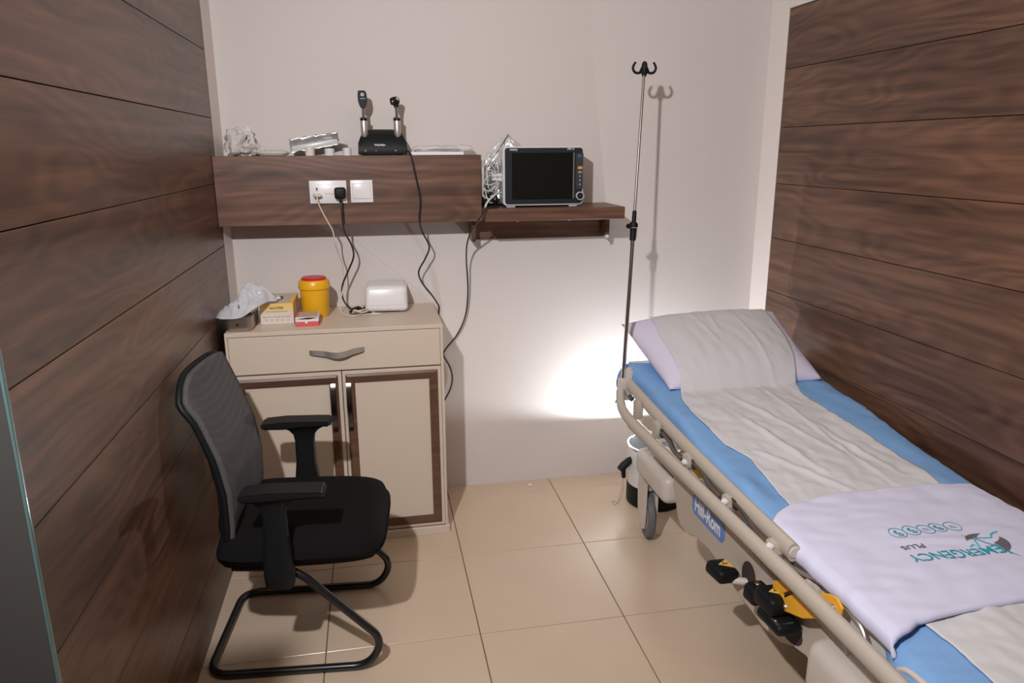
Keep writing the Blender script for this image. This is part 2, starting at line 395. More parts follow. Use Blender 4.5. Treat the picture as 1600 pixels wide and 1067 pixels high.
# ------------------------------------------------------------------ wall boxes, shelf, sockets
sh = thing('wall_box', 'long walnut veneered wall box carrying the sockets', 'wall box', (-.3, -.08, 1.27))
part('front_board', box(B(), (-.8335, -.167, 1.270), (.207, -.149, 1.538), .001, 1), WOODX, sh, smooth=0)
part('top_board', box(B(), (-.8335, -.149, 1.520), (.207, -.001, 1.538)), WOODX, sh, smooth=0)
part('bottom_board', box(B(), (-.8335, -.149, 1.270), (.207, -.001, 1.288)), WOODX, sh, smooth=0)
part('end_board', box(B(), (.189, -.149, 1.288), (.2068, -.001, 1.520)), WOODX, sh, smooth=0)
s2 = thing('wall_shelf', 'short walnut wall shelf with open bracket box below', 'shelf', (.5, -.13, 1.18))
part('shelf_board', box(B(), (.208, -.265, 1.276), (.795, -.001, 1.326), .001, 1), WOODX, s2, smooth=0)
part('back_board', box(B(), (.19, -.016, 1.176), (.785, -.001, 1.276)), WOODX, s2, smooth=0)
bm = B(); box(bm, (.768, -.10, 1.186), (.784, -.016, 1.276), .001, 1); part('side_cheek', bm, WOODX, s2, smooth=0)
bm = B(); box(bm, (.172, -.11, 1.178), (.189, -.001, 1.269), .004, 2); part('side_cheek', bm, WOODX, s2, smooth=0)
part('corner_clip', box(B(), (.765, -.104, 1.180), (.780, -.100, 1.193), .001, 1), WHITEPL, s2, label='small white corner clip')
for x in (.34, .56): part('shelf_pin', box(B(), (x, -.24, 1.270), (x+.008, -.232, 1.277), .002, 2), STEEL, s2)
def plate(bm, x0, x1, z0, z1, y0, y1, bev=.002): return box(bm, (x0, y1, z0), (x1, y0, z1), bev, 2)
so = thing('double_socket', 'white double wall socket with a black and a pale plug in it', 'socket', (-.407, -.167, 1.4))
part('face_plate', plate(B(), -.480, -.336, 1.354, 1.443, -.1672, -.1745), WHITEPL, so)
part('inner_plate', plate(B(), -.468, -.345, 1.361, 1.425, -.174, -.1765, .001), WHITEPL, so)
for x in (-.450, -.372): part('rocker', plate(B(), x-.006, x+.006, 1.403, 1.420, -.1763, -.179, .001), WHITEPL, so)
part('pilot_window', plate(B(), -.4535, -.4485, 1.4065, 1.4165, -.1789, -.1795, .0005), BLACKP, so, label='small dark switch window')
bm = B()
for x in (-.4155, -.4045, -.3945, -.3845): box(bm, (x-.0025, -.1768, 1.3905), (x+.0025, -.1763, 1.3925))
part('pin_slot', bm, DTXT, so, smooth=0)
sw = thing('light_switch', 'square white light switch beside the double socket', 'switch', (-.278, -.167, 1.4))
part('face_plate', plate(B(), -.3215, -.234, 1.3555, 1.4435, -.1672, -.1745), WHITEPL, sw)
part('rocker', plate(B(), -.312, -.244, 1.371, 1.429, -.1745, -.1785, .0015), WHITEPL, sw)
bm = B()
for a, b in (((-.3135, 1.3695), (-.2425, 1.3707)), ((-.3135, 1.4293), (-.2425, 1.4305)), ((-.3135, 1.3695), (-.3123, 1.4305)), ((-.2437, 1.3695), (-.2425, 1.4305))):
    box(bm, (a[0], -.1751, a[1]), (b[0], -.1746, b[1]))
part('rocker_joint', bm, GREYPL, sw, smooth=0)
part('indicator', box(B(), (-.2795, -.1789, 1.4225), (-.2765, -.1784, 1.4245)), DTXT, sw, smooth=0)
# plugs and their cords
pb = thing('power_plug', 'black plug in the double socket with black cord hanging down', 'plug', (-.362, -.178, 1.36))
bm = B(); box(bm, (-.3835, -.212, 1.372), (-.3395, -.1772, 1.417), .009, 3); box(bm, (-.367, -.205, 1.356), (-.355, -.186, 1.378), .004, 2)
part('plug_body', bm, BLACKP, pb)
cpts = [(-.361, -.196, 1.366), (-.359, -.20, 1.33), (-.358, -.195, 1.285), (-.352, -.17, 1.235), (-.330, -.14, 1.18), (-.326, -.12, 1.13), (-.352, -.11, 1.07), (-.379, -.11, 1.01), (-.381, -.12, .965), (-.368, -.13, .935), (-.345, -.15, .915), (-.322, -.17, .9085)]
part('cord', tube(B(), spline(cpts, 7), .0038, 8), BLACKC, pb)
bm = B(); tube(bm, spline([(-.350, -.19, .910), (-.338, -.18, .915), (-.322, -.165, .917), (-.306, -.15, .915), (-.297, -.143, .914)], 4), [.008]*4+[.013]*5+[.014, .012, .009, .006]+[.004]*4, 10)
tube(bm, [(-.297, -.143, .914), (-.288, -.134, .922)], .0042, 8); lathe(bm, [(0, -.002), (.006, -.002), (.007, .002), (0, .002)], (-.286, -.133, .925), 10, (.6, -.6, .5))
part('appliance_connector', bm, BLACKP, pb, label='black plug end lying on the cabinet')
pw = thing('charger_plug', 'pale two-pin plug in the double socket with thin cream cord', 'plug', (-.453, -.178, 1.38))
bm = B(); tube(bm, [(-.459, -.1775, 1.386), (-.459, -.20, 1.386)], .007, 10); tube(bm, [(-.440, -.1775, 1.386), (-.440, -.195, 1.386)], .006, 10)
tube(bm, spline([(-.462, -.198, 1.389), (-.451, -.206, 1.388), (-.438, -.196, 1.387)], 4), .007, 8); part('plug_body', bm, CREAMC, pw)
wp = [(-.451, -.206, 1.383), (-.447, -.205, 1.36), (-.435, -.20, 1.325), (-.415, -.19, 1.28), (-.400, -.18, 1.245), (-.396, -.16, 1.20), (-.388, -.13, 1.155), (-.376, -.11, 1.11), (-.372, -.10, 1.05), (-.377, -.11, 1.0), (-.390, -.14, .95), (-.392, -.16, .925), (-.382, -.19, .908), (-.362, -.215, .904), (-.335, -.225, .904), (-.30, -.20, .904), (-.29, -.18, .905)]
bm = B(); tube(bm, spline(wp, 7), .0028, 8); part('cord', bm, CREAMC, pw)
bm = B()
for k in range(4):
    cx, cy, a, r0 = -.318+.004*k, -.188-.003*k, .3+.35*k, .030
    pts = [(cx+(r0+.004*math.sin(3*t+k))*math.cos(t), cy+.55*r0*math.sin(t)-.004*k, .904+.004*k+.009*abs(math.sin(t+a))) for t in [2*math.pi*q/18 for q in range(18)]]
    tube(bm, pts, .0026, 7, closed=True)
tube(bm, spline([(-.30, -.222, .904), (-.272, -.212, .905), (-.245, -.208, .905), (-.225, -.206, .905)], 4), [.003]*6+[.005]*4+[.003]*3, 7)
part('cord_coil', bm, CREAMC, pw)

# ------------------------------------------------------------------ medical items on the wall box
TOP1 = 1.5382
ch = thing('diagnostic_charger', 'black desk charger with white maker name on its front', 'charger', (-.186, -.085, TOP1))
def chp(u, v): pass
bm = B()
xs0, xs1 = -.283, -.089
prof = [(-.140, 0), (-.142, .010), (-.140, .030), (-.130, .055), (-.112, .080), (-.090, .096), (-.065, .102), (-.040, .100), (-.033, .092), (-.032, 0)]
rings = []
n = 12
for i in range(n+1):
    t = i/n; x = xs0+(xs1-xs0)*t; e = abs(2*t-1)
    rings.append([bm.verts.new((lerp(z, [0, .05, .102], [x, x, x*.80+(-.186)*.20]), y, TOP1+z*(1-.10*e**6)+(.003 if z == 0 else 0))) for y, z in prof])
for A, C in zip(rings, rings[1:]):
    for k in range(len(prof)): bm.faces.new((A[k], A[(k+1) % len(prof)], C[(k+1) % len(prof)], C[k]))
bm.faces.new(rings[0]); bm.faces.new(rings[-1][::-1])
part('charger_body', bm, BLACKP, ch)
for x in (-.25, -.12): part('foot', box(B(), (x-.012, -.12, TOP1), (x+.012, -.05, TOP1+.004), .001, 1), BLACKP, ch)
t = text('WelchAllyn', .0115, .043, .0002); bm = B(); merge(bm, t, basis((1, 0, 0), (0, .42, 1), (-.197, -.1405, TOP1+.040))); part('lettering', bm, WTXT, ch, smooth=0, label='white maker name')
AMB = mat('amber_indicator', (.65, .25, .08), .3)
for x, r_ in ((-.254, .0028), (-.213, .0018), (-.135, .0028)):
    part('indicator_lamp', lathe(B(), [(0, .0015), (r_, .0008), (r_, -.002)], (x, -.1415, TOP1+.018), 10, (0, -1, .1)), AMB, ch)
def scope(nm, lab, x, head):
    s = thing(nm, lab, 'instrument', (x, -.09, TOP1+.09))
    lean = Vector((.0 if x < -.2 else -.0, .0, 1)); c = Vector((x, -.108, TOP1+.068))
    part('handle', lathe(B(), [(0, 0), (.010, .003), (.0135, .012), (.0145, .03), (.0145, .062), (.0135, .068), (0, .068)], c, 20), STEEL, s, label='brushed metal battery handle')
    part('collar', lathe(B(), [(.0148, .066), (.0152, .070), (.0152, .076), (.012, .079), (0, .079)], c, 20), DSTEEL, s)
    part('neck', lathe(B(), [(.0065, .078), (.0065, .112), (.0085, .114), (.0085, .120), (0, .120)], c, 16), CHROME, s)
    head(s, c)
def head1(s, c):
    bm = B(); z = c.z
    prism(bm, [(c.x-.008, z+.112), (c.x+.006, z+.112), (c.x+.014, z+.128), (c.x+.018, z+.145), (c.x+.016, z+.165), (c.x+.012, z+.180), (c.x-.018, z+.180), (c.x-.0195, z+.16), (c.x-.019, z+.140), (c.x-.015, z+.126)], c.y-.016, c.y+.012, 1, .003)
    part('head', bm, BLACKP, s)
    part('lens_ring', lathe(B(), [(.003, .0), (.006, .0), (.0065, .003), (.003, .003)], (c.x-.001, c.y-.0165, z+.164), 14, (0, -1, 0)), GREYPL, s)
    t = text('ON/OFF', .006, .019); bm = B(); merge(bm, t, basis((1, 0, 0), (0, 0, 1), (c.x, c.y-.0166, z+.149))); part('marking', bm, WTXT, s, smooth=0)
def head2(s, c):
    z = c.z+.138; x = c.x-.004
    bm = B(); lathe(bm, [(0, -.018), (.013, -.018), (.0155, -.012), (.017, 0), (.0165, .010), (.012, .015), (0, .016)], (x, c.y, z+.004), 18, (1, -.35, .12))
    box(bm, (x-.017, c.y-.013, z-.012), (x+.004, c.y+.010, z+.010), .004, 2)
    tube(bm, [(x+.003, c.y, z-.02), (x+.003, c.y, z)], .010, 12); part('head', bm, BLACKP, s)
    part('focus_dial', lathe(B(), [(0, 0), (.006, 0), (.007, .003), (0, .004)], (x+.008, c.y-.013, z+.012), 12, (.5, -1, .3)), STEEL, s)
    part('aperture', lathe(B(), [(0, .0), (.003, .0), (0, .001)], (x-.0095, c.y-.0135, z+.002), 10, (0, -1, 0)), GREYPL, s)
scope('ophthalmoscope', 'tall black-headed ophthalmoscope standing left in the charger', -.255, head1)
scope('otoscope', 'black round-headed otoscope standing right in the charger', -.124, head2)
cpts = [(-.092, -.14, TOP1+.018), (-.080, -.158, TOP1+.010), (-.073, -.174, 1.52), (-.062, -.176, 1.46), (-.049, -.178, 1.39), (-.046, -.176, 1.345), (-.052, -.176, 1.29), (-.043, -.15, 1.235), (-.012, -.12, 1.165), (-.030, -.10, 1.11), (-.058, -.09, 1.055), (-.045, -.08, 1.005), (-.01, -.05, .955), (.020, -.022, .905), (.030, -.012, .88), (.026, -.010, .84)]
part('cord', tube(B(), spline(cpts, 7), .0036, 8), BLACKC, ch)
# crumpled bags and packs
def blob(c, rx, ry, rz, amp, sc, seed, nu=36, nv=22, flatz=True, power=1.0):
    bm = B(); c = Vector(c)
    rings = []
    for j in range(nv+1):
        ph = math.pi*j/nv-math.pi/2; row = []
        for i in range(nu):
            th = 2*math.pi*i/nu; d = Vector((math.cos(ph)*math.cos(th), math.cos(ph)*math.sin(th), math.sin(ph)))
            k = 1+amp*(noise.noise(d*sc+Vector((seed, 0, 0)))+.6*abs(noise.noise(d*sc*2.3+Vector((0, seed, 0))))-.3+.25*noise.noise(d*sc*6))
            p = Vector((d.x*rx, d.y*ry, d.z*rz))*k+c
            if flatz: p.z = max(p.z, c.z-rz*.75)
            row.append(bm.verts.new(p))
        rings.append(row)
    for A, C_ in zip(rings, rings[1:]):
        for k in range(nu): bm.faces.new((A[k], A[(k+1) % nu], C_[(k+1) % nu], C_[k]))
    bmesh.ops.remove_doubles(bm, verts=bm.verts, dist=1e-6); return bm
bag = thing('plastic_bag', 'crumpled translucent white plastic bag on left end of wall box', 'bag', (-.75, -.085, TOP1))
bm = blob((-.755, -.080, TOP1+.045), .052, .050, .060, .42, 1.9, 3.1)
part('bag_body', bm, CLEAR2, bag, fix=True)
bm = B(); grid(bm, lambda u, v: (-.715+.035*v-.015*u+.012*nz(u*5, v*6, 1), -.10+.03*u, TOP1+.045+.068*u+.012*nz(u*6, v*5, 4)*1.5), 12, 8); part('bag_handle', bm, CLEAR2, bag)
bm = blob((-.70, -.085, TOP1+.024), .050, .045, .032, .4, 2.0, 8.2); part('bag_tail', bm, CLEAR2, bag)
part('bag_content', blob((-.765, -.075, TOP1+.032), .030, .030, .032, .2, 2, 5), mat('beige_content', (.62, .50, .42), .8), bag, label='beige bundle inside the bag')
bm = B(); prism(bm, [(-.003, 0), (.004, .002), (.010, .020), (.005, .018)], -.001, .001, 1); bmesh.ops.translate(bm, vec=(-.708, -.14, TOP1+.06), verts=bm.verts); part('print_mark', bm, DTXT, bag, smooth=0)
pk = B()
def flatpack(bm, c, sx, sy, h, amp, seed, rz=0):
    def fn(sign):
        def f(u, v):
            x = (u-.5)*2; y = (v-.5)*2; e = (max(0, (1-x**6))*max(0, (1-y**6)))**.5
            q = Vector((x*sx, y*sy, 0)); q.rotate(Matrix.Rotation(rz, 3, 'Z'))
            return (c[0]+q.x, c[1]+q.y, c[2]+(h*.5 + sign*h*.5*e)+(amp*nz(u*6+seed, v*6, sign)*e if sign > 0 else 0))
        return f
    grid(bm, fn(1), 18, 12); grid(bm, fn(-1), 18, 12); bmesh.ops.remove_doubles(bm, verts=bm.verts, dist=1e-5); return bm
solo('gauze_pack', flatpack(B(), (-.612, -.10, TOP1), .056, .045, .020, .006, 2.2, -.05), CLEAR2, 'flat crumpled white gauze pack beside the plastic bag', 'pack')
ft = thing('foil_tray', 'silver film-wrapped packet leaning behind the small tape rolls', 'packet', (-.45, -.06, TOP1))
d = Vector((.192, 0, .034)); q = Matrix((d.normalized(), (0, 1, 0), d.normalized().cross(Vector((0, 1, 0))))).transposed()
bm = B(); rot_box(bm, (-.453, -.055, TOP1+.040), (.186, .05, .030), q, .008, 2)
for v in bm.verts: v.co += Vector((0, 0, .004*nz(v.co.x*60, v.co.z*50, 3)))
part('wrapped_pack', bm, mat('wrapped_white', (.55, .54, .54), .3), ft)
bm = B()
def fo(u, v):
    p = Vector((-.55+.19*u, -.085+.012*math.sin(v*5), TOP1+.012+.052*v+.030*u)); return p+Vector((0, .004*nz(u*9, v*6, 2), .004*nz(u*8, v*9, 9)))
grid(bm, fo, 26, 10); part('film', bm, FOIL, ft, label='glossy silver film', mods=solidify(.0006))
bm = B(); prism(bm, [(-.362, TOP1+.048), (-.342, TOP1+.045), (-.328, TOP1+.040), (-.340, TOP1+.064), (-.352, TOP1+.074)], -.075, -.045, 1, .001); part('film_end', bm, CLEAR2, ft)
for x, r_, h, lab in ((-.471, .0185, .031, 'cream tape roll on the wall box, nearest the gauze pack'), (-.395, .0195, .027, 'wide white tape roll on wall box, middle of three'), (-.327, .0165, .029, 'white tape roll on wall box, nearest the charger')):
    rr = thing('tape_roll', lab, 'tape roll', (x, -.125, TOP1)); rr['group'] = 'tape rolls on the wall box'
    part('tape', lathe(B(), [(r_*.45, 0), (r_, 0), (r_, h), (r_*.45, h), (r_*.45, 0)], (x, -.125, TOP1), 24), mat('tape', (.66, .63, .57) if x < -.45 else (.66, .66, .68), .6), rr)
    part('core', lathe(B(), [(r_*.36, .001), (r_*.44, .001), (r_*.44, h+.001), (r_*.36, h+.001), (r_*.36, .001)], (x, -.125, TOP1), 20), WHITEPL, rr)
# papers and clear packs at the right end
solo('white_booklet', box(B(), (-.078, -.150, TOP1), (.139, -.03, TOP1+.0125), .001, 1), mat('white_card', (.78, .78, .80), .6), 'flat white carton under the clear packs, right of charger', 'carton')
k1 = thing('clear_pouch', 'clear pouches with dark instrument on the white carton', 'pouch', (.05, -.09, TOP1+.0125))
part('pouch_film', flatpack(B(), (.03, -.09, TOP1+.0128), .10, .05, .022, .008, 5.5, .03), CLEAR, k1)
part('dark_instrument', tube(B(), spline([(-.01, -.12, TOP1+.019), (.03, -.115, TOP1+.021), (.07, -.11, TOP1+.021), (.118, -.11, TOP1+.021)], 4), [.002]*3+[.004]*4+[.0055]*6, 8), BLACKP, k1, label='dark instrument inside the pouch')
part('second_film', flatpack(B(), (.115, -.08, TOP1+.0128), .070, .04, .024, .010, 9.5, -.1), CLEAR, k1)
bm = B(); tube(bm, spline([(-.06, -.12, TOP1+.015), (-.045, -.12, TOP1+.022), (-.03, -.11, TOP1+.019)], 3), .0022, 6); part('clip', bm, BLACKP, k1)

# ------------------------------------------------------------------ patient monitor on the shelf
TOP2 = 1.3262
mo = thing('patient_monitor', 'patient monitor with black screen and pale grey casing', 'monitor', (.46, -.14, TOP2))
mx0, mx1, mz0, mz1, my = .291, .630, 1.334, 1.570, -.205
cx, cz = (mx0+mx1)/2, (mz0+mz1)/2; W_, H_ = mx1-mx0, mz1-mz0
bm = B(); prism(bm, [(cx+a, cz+b) for a, b in rrect(W_, H_, .016)], my, my+.10, 1, .003); prism(bm, [(cx+a, cz+b) for a, b in rrect(W_*.92, H_*.92, .02)], my+.10, my+.12, 1, .006)
part('casing', bm, GREYPL, mo)
bm = B(); prism(bm, [(cx+a+.001, cz+b) for a, b in rrect(W_-.013, H_-.011, .011)], my-.0015, my+.001, 1); bz = part('bezel', bm, BEZEL, mo, label='dark blue-grey bezel')
sc_ = .000493
def mp(a, b): return mx0+(a-322)*sc_, mz1-(b-163)*sc_*.915
def mrect(bm, a0, b0, a1, b1, y0, y1):
    x0, z1 = mp(a0, b0); x1, z0 = mp(a1, b1); return box(bm, (x0, y0, z0), (x1, y1, z1))
part('screen', mrect(B(), 396, 218, 915, 632, my-.0022, my-.001), SCREEN, mo, smooth=0)
part('side_strip', mrect(B(), 917, 218, 928, 628, my-.0022, my-.001), GREYT, mo, smooth=0)
part('key_panel', mrect(B(), 944, 222, 1004, 545, my-.0022, my-.001), mat('key_panel', (.035, .04, .047), .4), mo, smooth=0)
for a0, b0, a1, b1, m_, nm in ((955, 236, 990, 262, mat('blue_label', (.07, .10, .2), .4), 'brand_label'), (959, 341, 998, 365, mat('orange_key', (.75, .28, .07), .4), 'alarm_key')):
    part(nm, mrect(B(), a0, b0, a1, b1, my-.0032, my-.002), m_, mo, smooth=0)
bm = B()
for a0, b0, a1, b1 in ((959, 383, 998, 386), (959, 399, 998, 402), (959, 383, 962, 402), (995, 383, 998, 402)): mrect(bm, a0, b0, a1, b1, my-.0030, my-.002)
part('key_outline', bm, mat('yellow_print', (.55, .42, .12), .5), mo, smooth=0)
for b in (392, 428, 466, 503):
    x, z = mp(978, b); bm = B(); lathe(bm, [(0, .0012), (.0032, .001), (.0036, 0)], (x, my-.002, z), 10, (0, -1, 0)); part('key', bm, mat('key_print', (.35, .36, .38), .5), mo)
x, z = mp(978, 606)
part('dial', lathe(B(), [(0, .010), (.012, .010), (.0138, .006), (.0142, 0)], (x, my-.001, z), 24, (0, -1, 0)), BEZEL, mo)
part('dial_ring', lathe(B(), [(.0140, .0), (.0168, .0), (.0168, .012), (.0140, .012), (.0140, 0)], (x, my-.001, z), 28, (0, -1, 0)), GREYPL, mo)
bm = B(); x, z = mp(410, 190); merge(bm, text('mindray', .012, .032, .0001), basis((1, 0, 0), (0, 0, 1), (x, my-.0018, z))); part('lettering', bm, WTXT, mo, smooth=0, label='white maker lettering, top left')
bm = B(); x, z = mp(895, 187); merge(bm, text('uMEC 12', .0095, .030, .0001), basis((1, 0, 0), (0, 0, 1), (x, my-.0018, z))); part('lettering', bm, WTXT, mo, smooth=0, label='white model lettering, top right')
for x in (.325, .59): part('foot', box(B(), (x-.018, my+.01, TOP2), (x+.018, my+.05, mz0+.003), .002, 2), GREYPL, mo)
for z in (1.455, 1.438):
    bm = B(); tube(bm, [(.300, -.165, z), (.283, -.168, z), (.268, -.17, z+.001), (.250, -.172, z+.001)], [.009, .009, .007, .0045], 12); part('cable_connector', bm, GREYPL, mo, label='pale grey cable connector')
# foil bag
fb = thing('foil_bag', 'crumpled silver foil bag leaning behind the patient monitor', 'bag', (.28, -.08, TOP2))
def foil(side):
    def f(u, v):
        a = Vector((.215, 0, 1.332)); b = Vector((.47, 0, 1.332)); c = Vector((.337, 0, 1.627)); d = Vector((.205, 0, 1.47)); e = Vector((.425, 0, 1.555))
        l_ = d.lerp(c, max(0, (v-.5)*2)) if v > .5 else a.lerp(d, v*2); r_ = e.lerp(c+Vector((.004, 0, -.004)), max(0, (v-.6)/.4)) if v > .6 else b.lerp(e, v/.6)
        p = l_.lerp(r_, u); y = -.048+.018*v; ed = (1-(2*u-1)**4)*(1-v**6)
        p.y = y+side*.022*ed*(.6+.8*nz(u*5, v*5, 3*side))+.006*nz(u*14, v*14, side); return p
    return f
bm = B(); grid(bm, foil(-1), 26, 30); grid(bm, foil(1), 26, 30); bmesh.ops.remove_doubles(bm, verts=bm.verts, dist=1e-4); part('foil_skin', bm, FOIL, fb, smooth=25)
bm = B(); prism(bm, [(.226, 1.475), (.330, 1.622), (.340, 1.629), (.337, 1.617), (.236, 1.469)], -.060, -.052, 1, .001); part('sealed_edge', bm, mat('bright_foil', (.8, .8, .8), .3, .6), fb, label='bright sealed top edge')
solo('cable_pouch', blob((.250, -.135, TOP2+.026), .033, .045, .033, .35, 2.4, 11), BLACKP, 'black bundle under the sensor cables beside the monitor', 'pouch')
sc_b = thing('sensor_cables', 'tangle of looped pale grey sensor cables left of the monitor', 'cable bundle', (.245, -.16, TOP2))
rs = random.Random(5)
for k in range(9):
    cx_, cz_ = .245+rs.uniform(-.015, .012), 1.43+rs.uniform(-.035, .045); rx, rz_ = rs.uniform(.028, .045), rs.uniform(.045, .078)
    if cz_-rz_ < 1.345: rz_ = cz_-1.345
    y0 = -.150-.012*rs.random()-.004*k; a0 = rs.uniform(-.5, .4); pts = []
    for q in range(15):
        t = .3+a0+q*2*math.pi*.86/14
        x = cx_+rx*math.cos(t)*(1+.12*math.sin(2*t+k)); z = cz_+rz_*math.sin(t)
        pts.append((min(max(x, .212), .282), y0+.014*math.sin(t*1.7+k), z))
    part('cable', tube(B(), spline(pts, 4), .0021, 7), GREYPL, sc_b)
part('hose', tube(B(), spline([(.292, -.165, 1.385), (.262, -.205, 1.383), (.236, -.235, 1.368), (.215, -.26, 1.352), (.205, -.272, 1.335)], 6), .0042, 8), GREYPL, mo, label='thicker grey hose')
part('cord', tube(B(), spline([(.275, -.20, TOP2+.006), (.240, -.245, TOP2+.007), (.212, -.272, TOP2+.002), (.185, -.265, 1.29), (.158, -.22, 1.24), (.146, -.15, 1.18), (.148, -.09, 1.10), (.155, -.06, 1.02), (.158, -.04, .94), (.146, -.03, .84), (.11, -.02, .755), (.055, -.012, .685), (.045, -.010, .655), (.072, -.009, .60), (.082, -.009, .545), (.070, -.009, .49), (.035, -.009, .425), (.018, -.009, .38)], 7), .0036, 8), BLACKC, mo)

# ------------------------------------------------------------------ things on the cabinet
T = CZ+.0002
tr = thing('steel_tray', 'stainless steel lidded tray at the left end of cabinet top', 'tray', (-.755, -.32, T))
def tray(bm, x0, x1, y0, y1, z0, z1, taper, r):
    rings = []
    for k, (s, z) in enumerate(((.93-taper, z0), (.985-taper, z0+.006), (1-taper, z0+.014), (1, z1), (1.02, z1), (1.02, z1+.003), (.97, z1+.003), (.9, z1+.003))):
        cx_, cy_ = (x0+x1)/2, (y0+y1)/2; rings.append([bm.verts.new((cx_+a*s, cy_+b*s, z)) for a, b in rrect(x1-x0, y1-y0, r, 5)])
    n_ = len(rings[0])
    for A, C_ in zip(rings, rings[1:]):
        for k in range(n_): bm.faces.new((A[k], A[(k+1) % n_], C_[(k+1) % n_], C_[k]))
    bm.faces.new(rings[0]); bm.faces.new(rings[-1][::-1]); return bm
part('tray_body', tray(B(), -.803, -.706, -.412, -.20, T, T+.052, .04, .022), mat('dull_steel', (.42, .36, .31), .34, .85), tr)
part('latch', box(B(), (-.762, -.4145, T+.026), (-.753, -.4095, T+.032), .001, 1), BLACKP, tr, label='small dark latch hole')
sb = thing('swab_bag', 'clear bag of white swabs lying on the steel tray', 'bag', (-.75, -.30, T+.055))
def swb(top):
    def f(u, v):
        w_ = .020+.075*math.sin(math.pi*min(1, u*1.1+.05))**.7
        x = -.838+.215*u+.010*nz(v*5, u*3, 6); y = -.345+(v-.5)*2*w_+.05*u
        e = (1-(2*v-1)**4)*max(0, math.sin(math.pi*min(1, max(0, u))))**.7
        ridge = max(0, 1-abs(2*v-1-.5*(u-.5))*1.3)
        z = T+.054+.042*sstep(.35, .85, u)+((.030+.062*ridge*sstep(0, .45, u)*(1-.35*sstep(.6, 1, u)))*e if top else 0)
        if top: z += (.020*nz(u*5, v*5, 5)+.016*abs(nz(u*11, v*9, 2))-.010*abs(nz(u*17+3, v*15, 9)))*e
        return (x, y+.006*nz(u*9, v*7, 3), z)
    return f
bm = B(); grid(bm, swb(True), 44, 30); grid(bm, swb(False), 44, 30); bmesh.ops.remove_doubles(bm, verts=bm.verts, dist=1e-4); part('bag_skin', bm, film('clear_crinkled_film', (.66, .68, .72), .72, .25), sb, smooth=22)
part('swabs', blob((-.742, -.318, T+.080), .052, .048, .030, .45, 3, 21), mat('white_swabs', (.66, .67, .70), .9), sb, label='white swabs inside')
bm = B(); prism(bm, [(0, 0), (.004, .004), (.003, .020), (-.001, .012)], -.0006, .0006, 1); bmesh.ops.translate(bm, vec=(-.752, -.390, T+.083), verts=bm.verts); part('print_mark', bm, DTXT, sb, smooth=0)
gb = thing('glove_box', 'yellow and white glove carton between tray and sharps bin', 'carton', (-.625, -.19, T))
GBM = bpy.data.materials.new('glove_carton'); GBM.use_nodes = True; N, L = nt(GBM); tc = N.new('ShaderNodeTexCoord'); sp = N.new('ShaderNodeSeparateXYZ'); L.new(tc.outputs['Object'], sp.inputs[0])
cr = N.new('ShaderNodeValToRGB'); mr = N.new('ShaderNodeMapRange'); L.new(sp.outputs[2], mr.inputs[0]); mr.inputs[1].default_value = 0; mr.inputs[2].default_value = .085
L.new(mr.outputs[0], cr.inputs[0]); e = cr.color_ramp.elements; e[0].color = (.66, .60, .53, 1); e[0].position = .38; e[1].color = (.82, .53, .10, 1); e[1].position = .95; L.new(cr.outputs[0], N['Principled BSDF'].inputs['Base Color'])
rg = Matrix.Rotation(R(2), 3, 'Z')
bm = B(); box(bm, (-.690, -.300, T), (-.564, -.075, T+.082), .0015, 1); part('carton', bm, GBM, gb, smooth=0)
part('top_print', box(B(), (-.686, -.296, T+.0818), (-.580, -.080, T+.0823)), mat('carton_top', (.58, .48, .40), .5), gb, smooth=0, label='pale printed top')
bm = B(); prism(bm, [(-.628+.017*math.cos(a), -.19+.045*math.sin(a)) for a in [2*math.pi*k/20 for k in range(20)]], T+.0822, T+.0830, 2); part('opening', bm, BLACKP, gb, label='dark oval opening')
bm = B(); grid(bm, lambda u, v: (-.640+.022*u, -.215+.03*v, T+.083+.012*math.sin(math.pi*u)*math.sin(math.pi*v)+.002*nz(u*4, v*4, 2)), 8, 8); part('glove_tip', bm, mat('latex', (.70, .62, .52), .6), gb, label='cream glove showing in the opening', mods=solidify(.001))
bm = B(); merge(bm, text('NACOTERE', .0125, .052, .0003), basis((1, 0, 0), (0, 0, 1), (-.627, -.3003, T+.064))); merge(bm, text('LATEX EXAMINATION GLOVES', .006, .080), basis((1, 0, 0), (0, 0, 1), (-.627, -.3003, T+.050)))
merge(bm, text('SINGLE USE  NON STERILE  POWDERED', .005, .105), basis((1, 0, 0), (0, 0, 1), (-.627, -.3003, T+.029)))
for k in range(5):
    x = -.668+.0205*k; z = T+.016
    for a, b in (((-.0045, -.004), (.0045, -.0034)), ((-.0045, .0034), (.0045, .004)), ((-.0045, -.004), (-.0039, .004)), ((.0039, -.004), (.0045, .004))): box(bm, (x+a[0], -.3004, z+a[1]), (x+b[0], -.2999, z+b[1]))
part('printing', bm, DTXT, gb, smooth=0)
sbn = thing('sharps_container', 'round yellow sharps container with red lid', 'container', (-.487, -.185, T))
C0 = (-.489, -.165, T)
part('tub', lathe(B(), [(0, 0), (.052, 0), (.0545, .004), (.0585, .118), (.0585, .124), (0, .124)], C0, 40), YELLOW, sbn)
part('rim', lathe(B(), [(.0585, .112), (.0635, .116), (.0642, .128), (.062, .134), (.0615, .142), (.056, .150), (.050, .151), (.049, .146), (0, .146)], C0, 40), YELLOW, sbn)
part('lid', lathe(B(), [(.0495, .146), (.0495, .157), (.046, .160), (.0, .160)], C0, 36), REDP, sbn, label='red lid')
rb = thing('dressing_box', 'small red and white carton open at its front', 'carton', (-.51, -.32, T))
rm = Matrix.Rotation(R(3), 4, 'Z'); 
REDC = mat('red_card', (.62, .10, .09), .5); WC = mat('white_card_front', (.72, .68, .68), .5)
